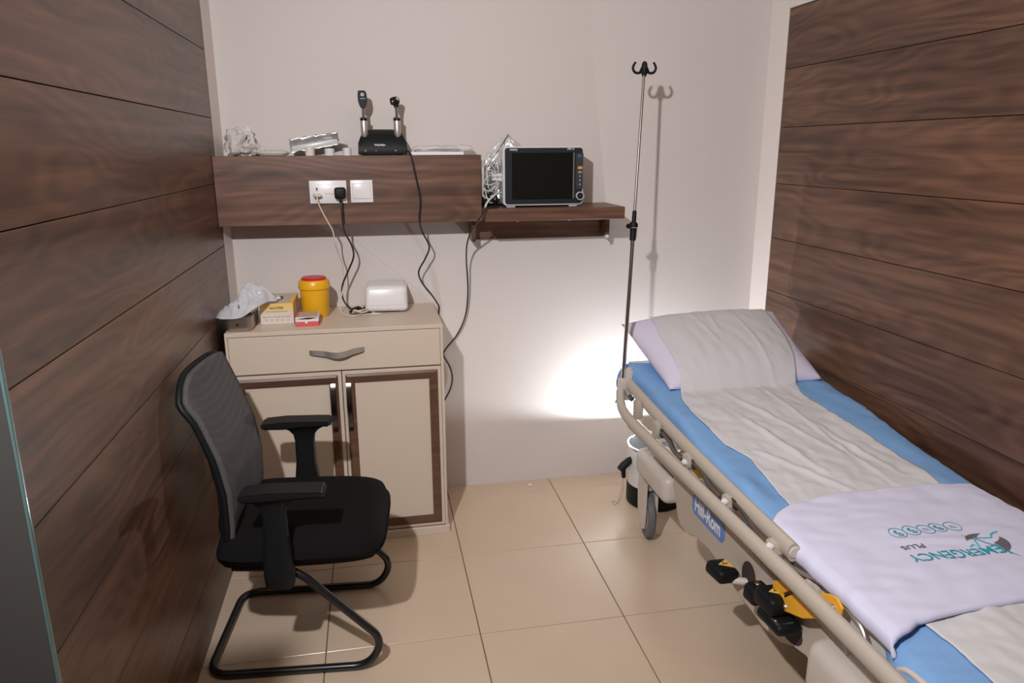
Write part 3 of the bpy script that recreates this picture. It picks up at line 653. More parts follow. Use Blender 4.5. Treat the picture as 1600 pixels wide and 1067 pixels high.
bm = B(); box(bm, (-.553, -.362, T), (-.466, -.255, T+.018), .001, 1); part('carton', bm, REDC, rb, smooth=0)
bm = B(); box(bm, (-.553, -.362, T+.018), (-.466, -.255, T+.036), .001, 1); part('carton_upper', bm, WC, rb, smooth=0)
part('side_print', box(B(), (-.5537, -.361, T+.018), (-.5528, -.256, T+.0365)), REDC, rb, smooth=0)
part('top_print', box(B(), (-.545, -.356, T+.0358), (-.472, -.258, T+.0364)), mat('tan_card', (.52, .38, .30), .55), rb, smooth=0, label='tan printed top')
part('top_stripe', box(B(), (-.553, -.350, T+.0358), (-.545, -.256, T+.0366)), REDC, rb, smooth=0)
bm = B(); prism(bm, [(-.549, T+.029), (-.509, T+.0345), (-.468, T+.034), (-.500, T+.028)], -.3630, -.3618, 1); part('opening', bm, BLACKP, rb, smooth=0, label='dark open slot')
part('white_spot', box(B(), (-.517, -.3632, T+.012), (-.508, -.3617, T+.022), .0005, 1), WTXT, rb)
nb = thing('nebuliser', 'rounded white nebuliser box at the right of cabinet top', 'nebuliser', (-.2, -.11, T))
bm = B(); q = Matrix.Rotation(R(-3), 3, 'Z')
bx = bmesh.new(); box(bx, (-.089, -.088, .006), (.089, .096, .113), .018, 4)
for v in bx.verts:
    if v.co.z > .05: v.co.x *= 1-.07*(v.co.z-.05)/.06; v.co.y = v.co.y+(.016*(v.co.z-.05)/.06 if v.co.y < 0 else 0)
merge(bm, bx, Matrix.Translation((-.198, -.100, T)) @ q.to_4x4()); part('housing', bm, WHITEPL, nb, smooth=60)
bm = B(); pts = [(a, b) for a, b in rrect(.1785, .1795, .026, 6)]
tube(bm, [Matrix.Translation((-.198, -.100, T)) @ q.to_4x4() @ Vector((a, b+.003, .034)) for a, b in pts], .0009, 6, closed=True); part('housing_seam', bm, GREYPL, nb)
part('label_print', lathe(B(), [(0, .0005), (.004, .0004), (.004, -.002)], (-.198, -.1882, T+.020), 12, (0, -1, 0)), mat('pale_blue', (.5, .6, .75), .5), nb)
for sx in (-1, 1):
    for sy in (-1, 1): part('foot', lathe(B(), [(.010, 0), (.010, .010), (0, .010)], (-.198+sx*.06, -.10+sy*.055, T), 12), GREYPL, nb)
part('top_recess', box(B(), (-.225, -.09, T+.1125), (-.172, -.078, T+.1138), .0005, 1), GREYPL, nb)

# ------------------------------------------------------------------ visitor chair
chr_ = thing('visitor_chair', 'black cantilever visitor chair with grey mesh back and armrests', 'chair', (-.525, -.985, 0), R(-5))
r_t = .0125
def cl(s):   # one side of the cantilever tube, local frame: seat front towards +x
    y = s*.222
    return [(-.245, y, r_t), (.252, y, r_t), (.262, y, .11), (.02, y*1.0, .365), (-.16, y*.9, .365)]
pts = [(-.16, -.2, .365), (.02, -.222, .365), (.27, -.222, .10), (.225, -.222, r_t), (-.262, -.222, r_t), (-.262, .222, r_t), (.225, .222, r_t), (.27, .222, .10), (.02, .222, .365), (-.16, .2, .365)]
path = fillet(pts, .07, 8)
part('cantilever_frame', tube(B(), path, r_t, 14), BLACKM, chr_, local=True, smooth=60)
# seat
def seat_pt(u, v, top):
    x = (u-.5)*2; y = (v-.5)*2
    X = x*.252; Y = y*.238*(1-.05*(x+1)/2)
    rr = (abs(x)**5+abs(y)**5)**.2; m_ = max(abs(x), abs(y)); k = m_/rr if rr > 1e-6 else 1
    X *= .25+.75*k if m_ > .4 else 1; Y *= .25+.75*k if m_ > .4 else 1
    e = max(0, 1-m_**8)**.5
    zt = .400+.070*e-.012*y*y*0+.010*x*x*(-1 if x > 0 else .6)
    return (.035+X, Y*1.04, zt if top else .400-.045*e)
bm = B(); grid(bm, lambda u, v: seat_pt(u, v, 1), 34, 34); grid(bm, lambda u, v: seat_pt(u, v, 0), 34, 34); bmesh.ops.remove_doubles(bm, verts=bm.verts, dist=1e-5)
part('seat', bm, SEATF, chr_, local=True, smooth=60)
bm = B(); box(bm, (-.20, -.17, .352), (.16, .17, .374), .01, 2); part('seat_pan', bm, BLACKP, chr_, local=True)
# backrest: curved in plan and in side view
def back_x(z):  # side profile of the front face
    return lerp(z, [.36, .42, .50, .60, .70, .80, .88, .95], [-.185, -.180, -.172, -.170, -.185, -.218, -.248, -.268])
def back_pt(u, v, off):
    s = (u-.5)*2; z = .375+.560*v
    hw = .198*(1-.10*(1-v)**3)
    if v > .86: hw *= 1-.05*((v-.86)/.14)**2.5
    if v < .12: hw *= 1-.18*((.12-v)/.12)**2
    z2 = z-.010*abs(s)**8*max(0, (v-.88)/.12)-(.045*max(0, -s)**4*max(0, (v-.8)/.2))
    return (back_x(z)+.018*s*s-off, s*hw-.018, z2)
bm = B(); grid(bm, lambda u, v: back_pt(u, v, 0), 24, 40); part('backrest', bm, BACKF, chr_, local=True, mods=solidify(.014, -1), smooth=60)
bm = B(); loop = []
for k in range(60):
    t = k/60*4
    if t < 1: q_ = (t, 0)
    elif t < 2: q_ = (1, t-1)
    elif t < 3: q_ = (3-t, 1)
    else: q_ = (0, 4-t)
    loop.append(back_pt(*q_, .0085))
tube(bm, loop, .009, 8, closed=True, flat=(.0095, .008), ref=(1, 0, 0)); part('back_frame', bm, BLACKP, chr_, local=True, smooth=60)
bm = B()
def shell(off):
    def f(u, v):
        p = back_pt(.08+.84*u, .02+.62*v, off); return p
    return f
grid(bm, shell(.030), 16, 20); part('back_shell', bm, BLACKP, chr_, local=True, mods=solidify(.012, 1), smooth=60)
bm = B(); tube(bm, spline([(-.10, 0, .362), (-.20, 0, .360), (-.225, 0, .40), (-.215, 0, .47)], 5), 1, 10, flat=(.022, .05), ref=(1, 0, 0)); part('back_bracket', bm, BLACKP, chr_, local=True)
for s in (-1, 1):
    ya = s*.262; zs = -.012 if s < 0 else .002
    bm = B(); ring = [(-.125, .628), (-.135, .636), (-.128, .648), (-.05, .654), (.07, .652), (.112, .650), (.118, .640), (.112, .632), (.05, .632), (-.06, .626)]
    prism(bm, ring, ya-.040, ya+.040, 1, .006)
    for v in bm.verts:
        w_ = abs(v.co.y-ya)/.04; v.co.x *= 1-.05*w_*w_; v.co.z += zs; v.co.x -= s*.026
    a = part('armrest', bm, BLACKP, chr_, local=True)
    bm = B()
    secs = [(.628+zs, .072, .028), (.615+zs, .050, .022), (.598+zs, .036, .019), (.575, .0325, .018), (.50, .033, .019), (.44, .040, .021), (.37, .042, .024), (.335, .040, .022), (.325, .030, .016)]
    rings = []
    for z, hx, hy in secs: rings.append([bm.verts.new((-.012+p_[0], ya-s*(.0 if z > .5 else .004)+p_[1], z)) for p_ in [(q1*hx/.5*.5, q2*hy/.5*.5) for q1, q2 in [(c1*2, c2*2) for c1, c2 in rrect(1, 1, .22, 4)]]])
    for A, C_ in zip(rings, rings[1:]):
        for k in range(len(A)): bm.faces.new((A[k], A[(k+1) % len(A)], C_[(k+1) % len(A)], C_[k]))
    bm.faces.new(rings[0]); bm.faces.new(rings[-1])
    p_ = part('arm_post', bm, BLACKP, chr_, local=True, smooth=50)
    box_ = B(); box(box_, (-.045, min(ya, s*.19), .345), (.02, max(ya, s*.19), .368), .006, 2); part('arm_bracket', box_, BLACKP, chr_, local=True)

# ------------------------------------------------------------------ stretcher
def Hm(y): return lerp(y, [-2.7, -1.5, -1.3, -.95, -.6, -.35], [.585, .585, .603, .648, .682, .705])
st = thing('hospital_stretcher', 'wheeled hospital stretcher with folded side rails along right wall', 'stretcher', (1.13, -1.4, 0))
# deck
bm = B(); prism(bm, [(-2.62, .455), (-2.62, .492), (-1.45, .492), (-.36, .608), (-.36, .575), (-1.45, .455)], .80, 1.47, 0, .004); part('deck', bm, BEDT, st)
bm = B()
for x in (.80, 1.45): box(bm, (x-.02, -2.6, .41), (x+.02, -.42, .455), .008, 2)
for y in (-2.4, -1.45, -.6): box(bm, (.80, y-.02, .415), (1.46, y+.02, .45))
part('under_frame', bm, BEDT2, st)
# base shroud
bm = B()
def shroud(xa, xb):
    top = [(-2.40, .42), (-1.0, .455), (-.93, .42)]
    bot = [(-.93, .38), (-.965, .33), (-.985, .285), (-1.02, .262), (-1.08, .262), (-1.14, .285), (-1.24, .297), (-1.34, .285), (-1.42, .270), (-1.50, .262), (-1.60, .255), (-1.68, .27), (-1.74, .30), (-1.80, .315), (-1.86, .30), (-1.92, .29), (-2.05, .285), (-2.40, .27)]
    return top+bot
prism(bm, shroud(0, 0), .778, .800, 0, .004); part('side_shroud', bm, BEDT, st)
bm = B(); prism(bm, [(y, z) for y, z in shroud(0, 0)], 1.44, 1.462, 0, .004); part('side_shroud', bm, BEDT, st)
bm = B(); box(bm, (.80, -2.38, .33), (1.44, -.95, .41), .01, 2)
for y in (-.95, -2.0): lathe(bm, [(.07, .0), (.07, .14), (0, .14)], (1.12, y, .32), 20)
part('base_tray', bm, BEDT, st)
def coverbox(c, s, nm='caster_cover'):
    bm = B(); box(bm, (c[0]-s[0]/2, c[1]-s[1]/2, c[2]-s[2]/2), (c[0]+s[0]/2, c[1]+s[1]/2, c[2]+s[2]/2), min(s)*.30, 5); return part(nm, bm, BEDT2, st, smooth=60)
def caster(x, y, ang):
    d = Vector((math.sin(ang), math.cos(ang), 0)); ax = Vector((d.y, -d.x, 0)); c = Vector((x, y, .1))
    tyre = part('caster_wheel', lathe(B(), [(.062, -.012), (.092, -.0155), (.0985, -.010), (.1, 0), (.0985, .010), (.092, .0155), (.062, .012)], c, 36, ax), TYRE, st, label='grey rubber caster wheel')
    part('hub', lathe(B(), [(0, -.010), (.063, -.013), (.064, .013), (0, .010)], c, 30, ax), BEDT2, tyre)
    q = Matrix((d, ax, (0, 0, 1))).transposed(); bm = B()
    for s in (-1, 1):
        t = bmesh.new(); pr_ = [(-.060, .26), (.075, .26), (.088, .18), (.078, .10), (.045, .050), (0, .030), (-.045, .055), (-.062, .13)]
        prism(t, pr_, s*.019-.004 if s > 0 else -.027, s*.019+.008 if s > 0 else -.018, 1, .002)
        m = q.to_4x4(); m.translation = Vector((x, y, 0)); merge(bm, t, m)
    lathe(bm, [(.028, .215), (.03, .30), (0, .30)], (x, y, 0), 16); part('caster_fork', bm, BEDT2, st)
cv = coverbox((.830, -.750, .338), (.150, .32, .112)); bm = B(); box(bm, (.80, -1.0, .30), (.86, -.80, .42), .03, 4); part('cover_bridge', bm, BEDT2, st, smooth=60)
part('cover_hole', lathe(B(), [(0, .001), (.008, .001), (.009, -.002)], (.80, -.80, .4015), 14), BLACKP, st, label='small dark hole in the cover')
caster(.815, -.615, R(9)); caster(1.40, -.66, R(10)); coverbox((1.39, -.76, .335), (.145, .30, .135))
coverbox((.795, -2.10, .345), (.13, .50, .16)); caster(.845, -2.26, R(-8)); coverbox((1.39, -2.2, .335), (.145, .36, .135)); caster(1.40, -2.26, R(10))
# badge
bd = B(); m = basis((0, -1, 0), (0, 0, 1), (.7775, -1.222, .402))
t = bmesh.new(); prism(t, rrect(.235, .072, .026, 6), 0, .0015, 2); merge(bd, t, m); bdo = part('badge', bd, BADGE, st, label='blue maker badge', smooth=0)
bm = B(); merge(bm, text('Hill-Rom', .068, .185, .0016), basis((0, -1, 0), (0, 0, 1), (.7758, -1.220, .402))); part('lettering', bm, WTXT, bdo, smooth=0, label='white maker lettering')
# side rails
def railset(xo, sgn, dz=0, full=True):
    rt_ = lambda x: xo+sgn*x
    up_pts = [(rt_(.045), -.550, .643+dz), (rt_(.045), -.64, .635+dz), (rt_(.045), -1.0, .611+dz), (rt_(.045), -1.4, .596+dz), (rt_(.045), -1.76, .590+dz)]
    part('upper_rail', tube(B(), spline(up_pts, 5), 1, 14, flat=(.026, .017), ref=(0, 0, 1)), BEDT, st, smooth=60)
    lo_pts = [(rt_(.015), -.525, .610+dz), (rt_(.0), -.585, .566+dz), (rt_(0), -.68, .546+dz), (rt_(0), -.9, .544+dz), (rt_(0), -1.3, .553+dz), (rt_(0), -1.67, .561+dz), (rt_(0), -1.94, .567+dz), (rt_(0), -2.42, .567+dz)]
    part('lower_rail', tube(B(), spline(lo_pts, 6), 1, 16, flat=(.023, .018), ref=(0, 0, 1)), BEDT, st, smooth=60)
    for y in (-.70, -.90, -1.17, -1.45, -1.70):
        z1 = lerp(-y, [.6, 1.0, 1.4, 1.8], [.636, .611, .596, .590])+dz
        bm = B(); prism(bm, [(y+.018, z1), (y-.020, z1), (y-.026, z1-.03), (y-.016, .556+dz), (y+.016, .556+dz), (y+.022, z1-.03)], min(rt_(.012), rt_(.040)), max(rt_(.012), rt_(.040)), 0, .004)
        p_ = part('rail_post', bm, BEDT, st)
        if y < -1: part('pivot_cap', lathe(B(), [(0, .012), (.007, .011), (.009, .007), (.009, 0)], (rt_(.012), y-.012, .582+dz), 14, (-sgn, 0, .8)), WHITEPL, p_)
    for y0, y1 in ((-.925, -1.14), (-1.195, -1.42), (-1.475, -1.68)):
        l_ = y1-y0
        bm = B(); tube(bm, spline([(rt_(.034), y0, .590+dz), (rt_(.032), y0+.15*l_, .586+dz), (rt_(.030), y0+.4*l_, .581+dz), (rt_(.024), y0+.62*l_, .572+dz), (rt_(.022), y0+.85*l_, .572+dz), (rt_(.02), y1, .576+dz)], 5), .0085, 10); part('link_arm', bm, BEDG, st, label='brown metal folding link')
        bm = B(); box(bm, (min(rt_(.026), rt_(.050)), y0-.018, .568+dz), (max(rt_(.026), rt_(.050)), y0+.010, .598+dz), .003, 2); part('link_socket', bm, mat('dark_metal', (.06, .05, .045), .5, .5), st)
        bm = B(); grid(bm, lambda u, v: (rt_(.056+.02*u), y0+l_*(.35+.6*v), .562+dz+.012*math.sin(math.pi*v)), 4, 8); part('link_plate', bm, BEDT2, st, mods=solidify(.004))
railset(.696, 1); railset(1.520, -1, -.14)
part('rail_end_cap', lathe(B(), [(0, .004), (.014, .003), (.017, 0)], (.745, -1.76, .590), 16, (0, -1, 0)), BEDT2, st)
# bright steel rod and clamps along the deck edge
part('steel_rod', tube(B(), spline([(.745, -1.69, .552), (.757, -1.705, .540), (.757, -1.742, .537), (.757, -1.792, .547), (.757, -1.828, .559), (.757, -1.899, .567), (.757, -1.983, .557), (.757, -2.014, .546), (.757, -2.034, .518), (.757, -2.045, .495)], 5), .0062, 10), STEEL, st, label='bright bent steel rod')
for y in (-1.80, -1.875, -2.12):
    bm = B(); box(bm, (.768, y-.03, .500), (.81, y+.02, .540), .008, 3); lathe(bm, [(0, .018), (.014, .016), (.016, 0)], (.772, y-.005, .523), 14, (-1, 0, .3)); part('rail_clamp', bm, BEDT2, st)
part('steel_hoop', tube(B(), fillet([(.755, -2.10, .50), (.752, -2.15, .560), (.755, -2.27, .565), (.765, -2.33, .50)], .03), .0065, 10), BEDT2, st)
# yellow release lever
bm = B(); t = bmesh.new()
prism(t, [(-1.700, .475), (-1.690, .468), (-1.700, .415), (-1.722, .408), (-1.83, .452), (-1.93, .520), (-1.965, .545), (-1.968, .572), (-1.945, .583), (-1.915, .575), (-1.80, .505), (-1.742, .450), (-1.738, .462), (-1.80, .518), (-1.74, .500)], .735, .741, 0, .0012); merge(bm, t)
lv = part('release_lever', bm, YELM, st, label='yellow metal release lever')
part('bolt', lathe(B(), [(0, .008), (.004, .007), (.006, .003), (.009, .002), (.009, 0)], (.735, -1.940, .556), 14, (-1, 0, 0)), STEEL, lv)
part('bolt', lathe(B(), [(0, .005), (.005, .004), (.007, 0)], (.735, -1.757, .436), 14, (-1, 0, 0)), STEEL, lv)
part('lever_bracket', tube(B(), fillet([(.74, -1.95, .555), (.76, -1.95, .50), (.78, -1.95, .44)], .02), .01, 8), BEDT, st)
# pedals
TRI = mat('warning_yellow', (.80, .50, .10), .5)
def pedal(c, s, tilt, yaw_, tri=True, lab=None):
    q = Matrix.Rotation(yaw_, 3, 'Z') @ Matrix.Rotation(tilt, 3, 'Y'); bm = B(); rot_box(bm, c, s, q, .014, 3)
    rot_box(bm, Vector(c)+q @ Vector((0, 0, s[2]*.42)), (s[0]*.72, s[1]*.72, .012), q, .004, 2)
    p_ = part('pedal', bm, BLACKP, st, label=lab)
    if tri:
        m = q.to_4x4(); m.translation = Vector(c)+q @ Vector((0, 0, s[2]*.42+.0063)); t = bmesh.new(); prism(t, [(.022, -.024), (.022, .024), (-.018, 0)], 0, .0008, 2); b2 = B(); merge(b2, t, m); to = part('warning_sign', b2, TRI, p_, label='yellow warning triangle', smooth=0)
        t = bmesh.new(); prism(t, [(.014, -.003), (.014, .003), (-.004, .002), (-.004, -.002)], .0008, .0014, 2); prism(t, [(.002, .0), (.006, .012), (.002, .012)], .0008, .0014, 2); b2 = B(); merge(b2, t, m); part('pictogram', b2, DTXT, p_, smooth=0)
    return p_
pedal((.722, -1.445, .348), (.070, .085, .042), R(6), R(8), lab='black foot pedal nearest the head end')
part('pedal_arm', tube(B(), [(.74, -1.475, .335), (.80, -1.50, .335)], .011, 10), BEDT2, st)
pedal((.728, -1.635, .396), (.062, .058, .050), R(5), R(6), False, 'black foot pedal cap')
pedal((.728, -1.712, .425), (.070, .085, .050), R(4), R(4), True, 'black foot pedal under the yellow lever')
pedal((.735, -1.735, .382), (.075, .105, .032), R(4), R(4), False, 'lower black foot pedal')
part('pedal_bolt', lathe(B(), [(0, .004), (.006, .003), (.008, 0)], (.728, -1.632, .424), 12), mat('brass', (.3, .2, .1), .4, .8), st)
part('pedal_mark', box(B(), (.708, -1.762, .3985), (.728, -1.757, .4005)), TRI, st, label='small yellow mark on the lower pedal', smooth=0)
part('pedal_inset', box(B(), (.705, -1.775, .3965), (.752, -1.705, .3995), .001, 1), mat('charcoal_inset', (.05, .05, .052), .6), st, label='charcoal pad inset')
for y in (-1.64, -1.74): part('pedal_arm', box(B(), (.745, y-.015, .345), (.80, y+.015, .372), .005, 2), BEDT2, st)
for (y, z, ry, rz2) in ((-1.50, .355, .040, .048), (-1.71, .345, .07, .040)):
    bm = B(); prism(bm, [(y+ry*math.cos(a), z+rz2*math.sin(a)) for a in [2*math.pi*k/22 for k in range(22)]], .7765, .779, 0); part('shroud_opening', bm, mat('dark_opening', (.035, .025, .02), .9), st, smooth=0, label='dark pedal opening')
# socket tower at the head end carrying the pole
bm = B(); box(bm, (.738, -.515, .56), (.768, -.485, .690), .006, 2); box(bm, (.742, -.51, .685), (.764, -.49, .698), .004, 2); box(bm, (.712, -.52, .585), (.745, -.48, .655), .006, 2); box(bm, (.75, -.51, .60), (.86, -.49, .63), .004, 2)
part('pole_socket', bm, BEDT2, st)
bm = B(); tube(bm, [(.722, -.515, .590), (.700, -.53, .572), (.695, -.535, .562)], [.007, .010, .011], 10); tube(bm, [(.748, -.52, .585), (.758, -.54, .575)], [.008, .011], 10); part('socket_knob', bm, mat('dark_grey_knob', (.07, .075, .08), .5), st, label='dark grey clamp knob')
# ------------------------------------------------------------------ drip pole
p0 = Vector((.727, -.500, .60)); p1 = Vector((.836, -.32, 1.862)); pdn = (p1-p0).normalized()
iv = thing('drip_pole', 'slender chrome drip pole with black double hook', 'pole', p0)
zc = 1.255; k = (zc-p0.z)/(p1.z-p0.z); pc = p0.lerp(p1, k)
part('lower_tube', tube(B(), [p0, pc], .0082, 14), CHROME, iv, smooth=60)
part('upper_tube', tube(B(), [pc, p1], .0052, 12), mat('dull_chrome', (.24, .20, .18), .3, .9), iv, smooth=60)
part('collar', lathe(B(), [(.0, -.055), (.0125, -.052), (.0125, -.020), (.0135, -.015), (.0135, -.005), (.0165, .0), (.0175, .010), (.0150, .018), (.009, .022), (.0085, .062), (.006, .066), (0, .066)], pc, 18, pdn), BLACKP, iv, label='black locking collar')
part('collar_ring', lathe(B(), [(.0140, -.004), (.0168, -.001), (.0140, .003)], pc, 18, pdn), STEEL, iv)
part('collar_knob', lathe(B(), [(0, .02), (.009, .018), (.011, .006), (.006, 0)], pc+Vector((-.012, -.004, .006)), 12, (-1, -.3, 0)), BLACKP, iv)
for j in range(8):
    c = pc.lerp(p1, .06+.118*j); part('height_ring', lathe(B(), [(.0053, -.0015), (.0060, 0), (.0053, .0015)], c, 12, pdn), STEEL, iv)
hx_, hy_, hz_ = p1
bm = B(); lathe(bm, [(.0085, -.028), (.010, -.022), (.012, 0), (.011, .018), (.007, .026), (0, .029)], p1, 16)
prism(bm, [(hx_-.024, hz_-.016), (hx_+.024, hz_-.016), (hx_+.012, hz_+.008), (hx_, hz_+.022), (hx_-.012, hz_+.008)], hy_-.004, hy_+.004, 1, .001)
for s in (-1, 1):
    pts = [(hx_+s*.010, hy_, hz_-.012), (hx_+s*.026, hy_, hz_-.016), (hx_+s*.040, hy_, hz_-.012), (hx_+s*.047, hy_, hz_+.002), (hx_+s*.043, hy_, hz_+.015), (hx_+s*.037, hy_, hz_+.024)]
    tube(bm, spline(pts, 5), [.0052]*20+[.0045]*4+[.005]*2, 8)
part('hook_head', bm, BLACKP, iv, label='black two-armed hook head', smooth=50)

# ------------------------------------------------------------------ bedding
def wr_(x, y, s=1.0, seed=0): return (nz(x*4*s+seed, y*2.2*s, seed)*.006+nz(x*11*s, y*5*s+seed, 3)*.003)
def swr(x, y): return wr_(x, y)*1.8+.006*abs(nz(x*9+y*4, y*15, 7))+.0035*abs(nz(x*26+y*9, y*24, 17))
def mat_prof(v, z):   # cross-section across the bed, v 0..1
    pts = [(.772, -.085), (.766, -.05), (.770, -.018), (.785, -.004), (.82, .0), (1.44, 0), (1.478, -.004), (1.493, -.018), (1.497, -.05), (1.49, -.085)]
    L_ = [0]
    for a, b in zip(pts, pts[1:]): L_.append(L_[-1]+math.hypot(a[0]-b[0], a[1]-b[1]))
    s = v*L_[-1]; return (lerp(s, L_, [p[0] for p in pts]), z+lerp(s, L_, [p[1] for p in pts]))
mt = thing('mattress', 'thin mattress under the blue sheet, pale end showing by the wall', 'mattress', (1.13, -1.4, .5))
bm = B(); prism(bm, [(-2.58, .495), (-1.45, .495), (-.37, .611), (-.37, .690), (-.6, .670), (-.95, .636), (-1.3, .592), (-1.5, .573), (-2.58, .573)], .782, 1.487, 0, .012); part('mattress_core', bm, mat('grey_mattress', (.55, .55, .56), .6), mt)
part('pale_strip', box(B(), (1.488, -.97, .575), (1.500, -.82, .640), .004, 2), mat('pale_vinyl', (.78, .78, .74), .5), mt, label='pale vinyl edge')
def sheetf(u, v):
    y = -2.56+2.235*u; x, z = mat_prof(v, Hm(y))
    onside = 1 if v < .10 or v > .9 else 0
    z += swr(x, y); 
    if u > .93: z -= .10*((u-.93)/.07)**2; 
    if v < .12 and y < -1.6: x += .034*(sstep(1.62, 1.78, -y)-sstep(2.02, 2.12, -y))*(1-v/.12)**.5
    if v < .2 and y < -2.0: k_ = sstep(2.05, 2.16, -y)*(1-v/.2); x -= .040*k_; z -= .010*k_; z += .007*math.sin((y*2.2+x)*60)*k_
    if v < .2:   # loose cloth on the near side
        x += .010*nz(y*9, 2, 5)-.004*math.sin(y*21)*(1-v/.2); z += .006*math.sin(y*13+1)*(1-v/.2)
        z += .014*math.exp(-((y+1.42)/.07)**2)*math.exp(-((x-.80)/.035)**2)
    if y > -.62 and v < .16: x -= .010*sstep(-.62, -.4, y); z += .018*sstep(-.62, -.42, y)*(1-v/.16)
    return (x, y, z+.003)
bm = B(); grid(bm, sheetf, 150, 70); sho = solo('bed_sheet', bm, BLUE, 'light blue fitted sheet covering the stretcher mattress', 'sheet', smooth=180, mods=solidify(.0015, -1))
# pillow
PB, PT = -.752, -.300
def p_s(x, y):
    t = (y-PB)/(PT-PB); xl = .825-.042*t; xr = 1.462+.030*t; return (x-(xl+xr)/2)/((xr-xl)/2), 2*t-1
def pil_z(s, t):
    m_ = (max(0, 1-abs(s)**3.2))**.62*(max(0, 1-abs(t)**2.6))**.55; return .092*m_
def pil_mid(s, t):
    a = (t+1)/2; return lerp(a, [0, .35, .7, 1], [.682, .722, .775, .826])+.020*a*(s+1)/2*1.2+.006*(abs(s)**4)*a
def pil(top):
    def f(u, v):
        s = u*2-1; t = v*2-1; a = (t+1)/2
        # pinched corners, edges drawn in
        y = PB+(PT-PB)*a; y += (.018*(1-s*s)*(-t**9) if abs(t) > .5 else 0)
        xl = .825-.042*a; xr = 1.462+.030*a; x = (xl+xr)/2+s*(xr-xl)/2; x -= s**9*.014*(1-t*t)
        z = pil_mid(s, t)+(pil_z(s, t)*(1+.06*nz(x*9, y*9, 4)) if top else -pil_z(s, t)*.72)
        z += (.004*nz(x*22, y*22, 7)*(1-abs(t)**4)*(1-abs(s)**6)) if top else 0
        if not top: z = max(z, Hm(y)+.006) if abs(s) < .999 and abs(t) < .999 else z
        return (x, y, min(z, pil_mid(s, t)) if not top else z)
    return f
bm = B(); grid(bm, pil(1), 60, 44); grid(bm, pil(0), 60, 44); bmesh.ops.remove_doubles(bm, verts=bm.verts, dist=1e-5)
pw_ = solo('pillow', bm, PILW, 'white pillow at the head of the stretcher', 'pillow', smooth=180)
# paper roll over pillow and mattress
LY = [-2.24, -2.13, -2.065, -1.5, -1.377, -1.259, -1.172, -.97, -.822, -.71, -.5, -.30]
LXs = [.851, .861, .850, .866, .877, .889, .850, .836, .842, .884, .880, .905]
RY = [-2.5, -1.489, -1.425, -1.19, -1.078, -.848, -.78, -.68, -.55, -.42, -.30]
RXs = [1.37, 1.370, 1.376, 1.358, 1.339, 1.310, 1.333, 1.375, 1.40, 1.41, 1.420]
def top_z(x, y):
    z = Hm(y)+.0060+swr(x, y)
    if PB <= y <= PT:
        s, t = p_s(x, y)
        if abs(s) < 1: z = max(z, pil_mid(s, t)+pil_z(s, t)+.003)
    return z
def paperf(u, v):
    # u: from the head (hanging behind the pillow) to the foot
    if u < .04:
        k = 1-u/.04; xl = .905+.01*k; xr = 1.42; x = xl+(xr-xl)*v; s, t = p_s(x, PT)
        return (x, PT+.010+.012*k+.004*nz(x*9, k*3, 2), top_z(x, PT-.001)-.004-.12*k)
    y = PT-.0005+(-2.52-PT)*(u-.04)/.96
    xl = lerp(y, LY, LXs); xr = lerp(y, RY, RXs); x = xl+(xr-xl)*v
    z = sum(top_z(x, y+d) for d in (-.03, -.02, -.01, 0, .01) if PB-.2 < y+d < PT+.0)/max(1, len([1 for d in (-.03, -.02, -.01, 0, .01) if PB-.2 < y+d < PT])) if PB-.05 < y < PB+.12 else top_z(x, y)
    z = max(z, top_z(x, y)) if y > PB else z
    # long diagonal creases
    cr_ = 0
    for (x0, y0, x1, y1, h, w_) in ((.98, -.95, 1.08, -1.40, .009, .012), (1.02, -.80, 1.20, -1.30, .007, .010), (1.18, -.72, 1.24, -1.5, .006, .008), (.92, -1.20, 1.10, -1.5, .008, .012), (1.05, -.35, 1.09, -.62, .005, .007), (1.24, -.40, 1.25, -.80, .005, .006), (1.13, -.38, 1.12, -.55, .004, .007), (1.10, -2.1, 1.30, -2.3, .006, .012), (1.22, -1.05, 1.30, -1.45, .006, .009)):
        dx, dy = x1-x0, y1-y0; l2 = dx*dx+dy*dy; tt = ((x-x0)*dx+(y-y0)*dy)/l2
        if -.15 < tt < 1.15:
            dist = abs((x-x0)*dy-(y-y0)*dx)/l2**.5; cr_ = max(cr_, h*math.exp(-(dist/w_)**2)*max(0, 1-(2*tt-1)**4 if 0 < tt < 1 else 0))
    e = min(v, 1-v)
    z += cr_+.004*abs(nz(x*14, y*6, 8))+.0025*nz(x*30, y*16, 2)+.003*(1-min(1, e*12))*(.5+nz(y*14, v*2, 6))
    x += .004*nz(y*8, v, 9)
    return (x, y, z)
bm = B(); grid(bm, paperf, 230, 70); pp = solo('paper_sheet', bm, PAPER, 'long white examination paper strip over pillow and mattress', 'paper sheet', smooth=180, mods=solidify(.0006, 1))
# folded blanket
def yfar(x): return lerp(x, [.75, .793, .861, 1.014, 1.217, 1.46], [-1.625, -1.584, -1.545, -1.506, -1.505, -1.520])
def ynear(x): return lerp(x, [.75, .800, .832, .943, 1.109, 1.46], [-2.112, -2.100, -2.083, -2.068, -2.055, -2.035])
bp_ = [(.750, .562), (.746, .580), (.750, .594), (.772, .604), (.82, .608), (1.40, .606), (1.447, .603), (1.462, .594), (1.464, .584)]
BLn = [0]
for a, b in zip(bp_, bp_[1:]): BLn.append(BLn[-1]+math.hypot(a[0]-b[0], a[1]-b[1]))
def blank_xy(u, v):
    s = v*BLn[-1]; x = lerp(s, BLn, [p[0] for p in bp_]); z = lerp(s, BLn, [p[1] for p in bp_]); xx = x if v > .06 else .75+(x-.75)*.2
    yf, yn = yfar(xx), ynear(xx)
    if v < .055: yf -= .05*(1-v/.055)**.7*1.0; yn -= .006*(1-v/.055)
    return x, yf+(yn-yf)*u, z
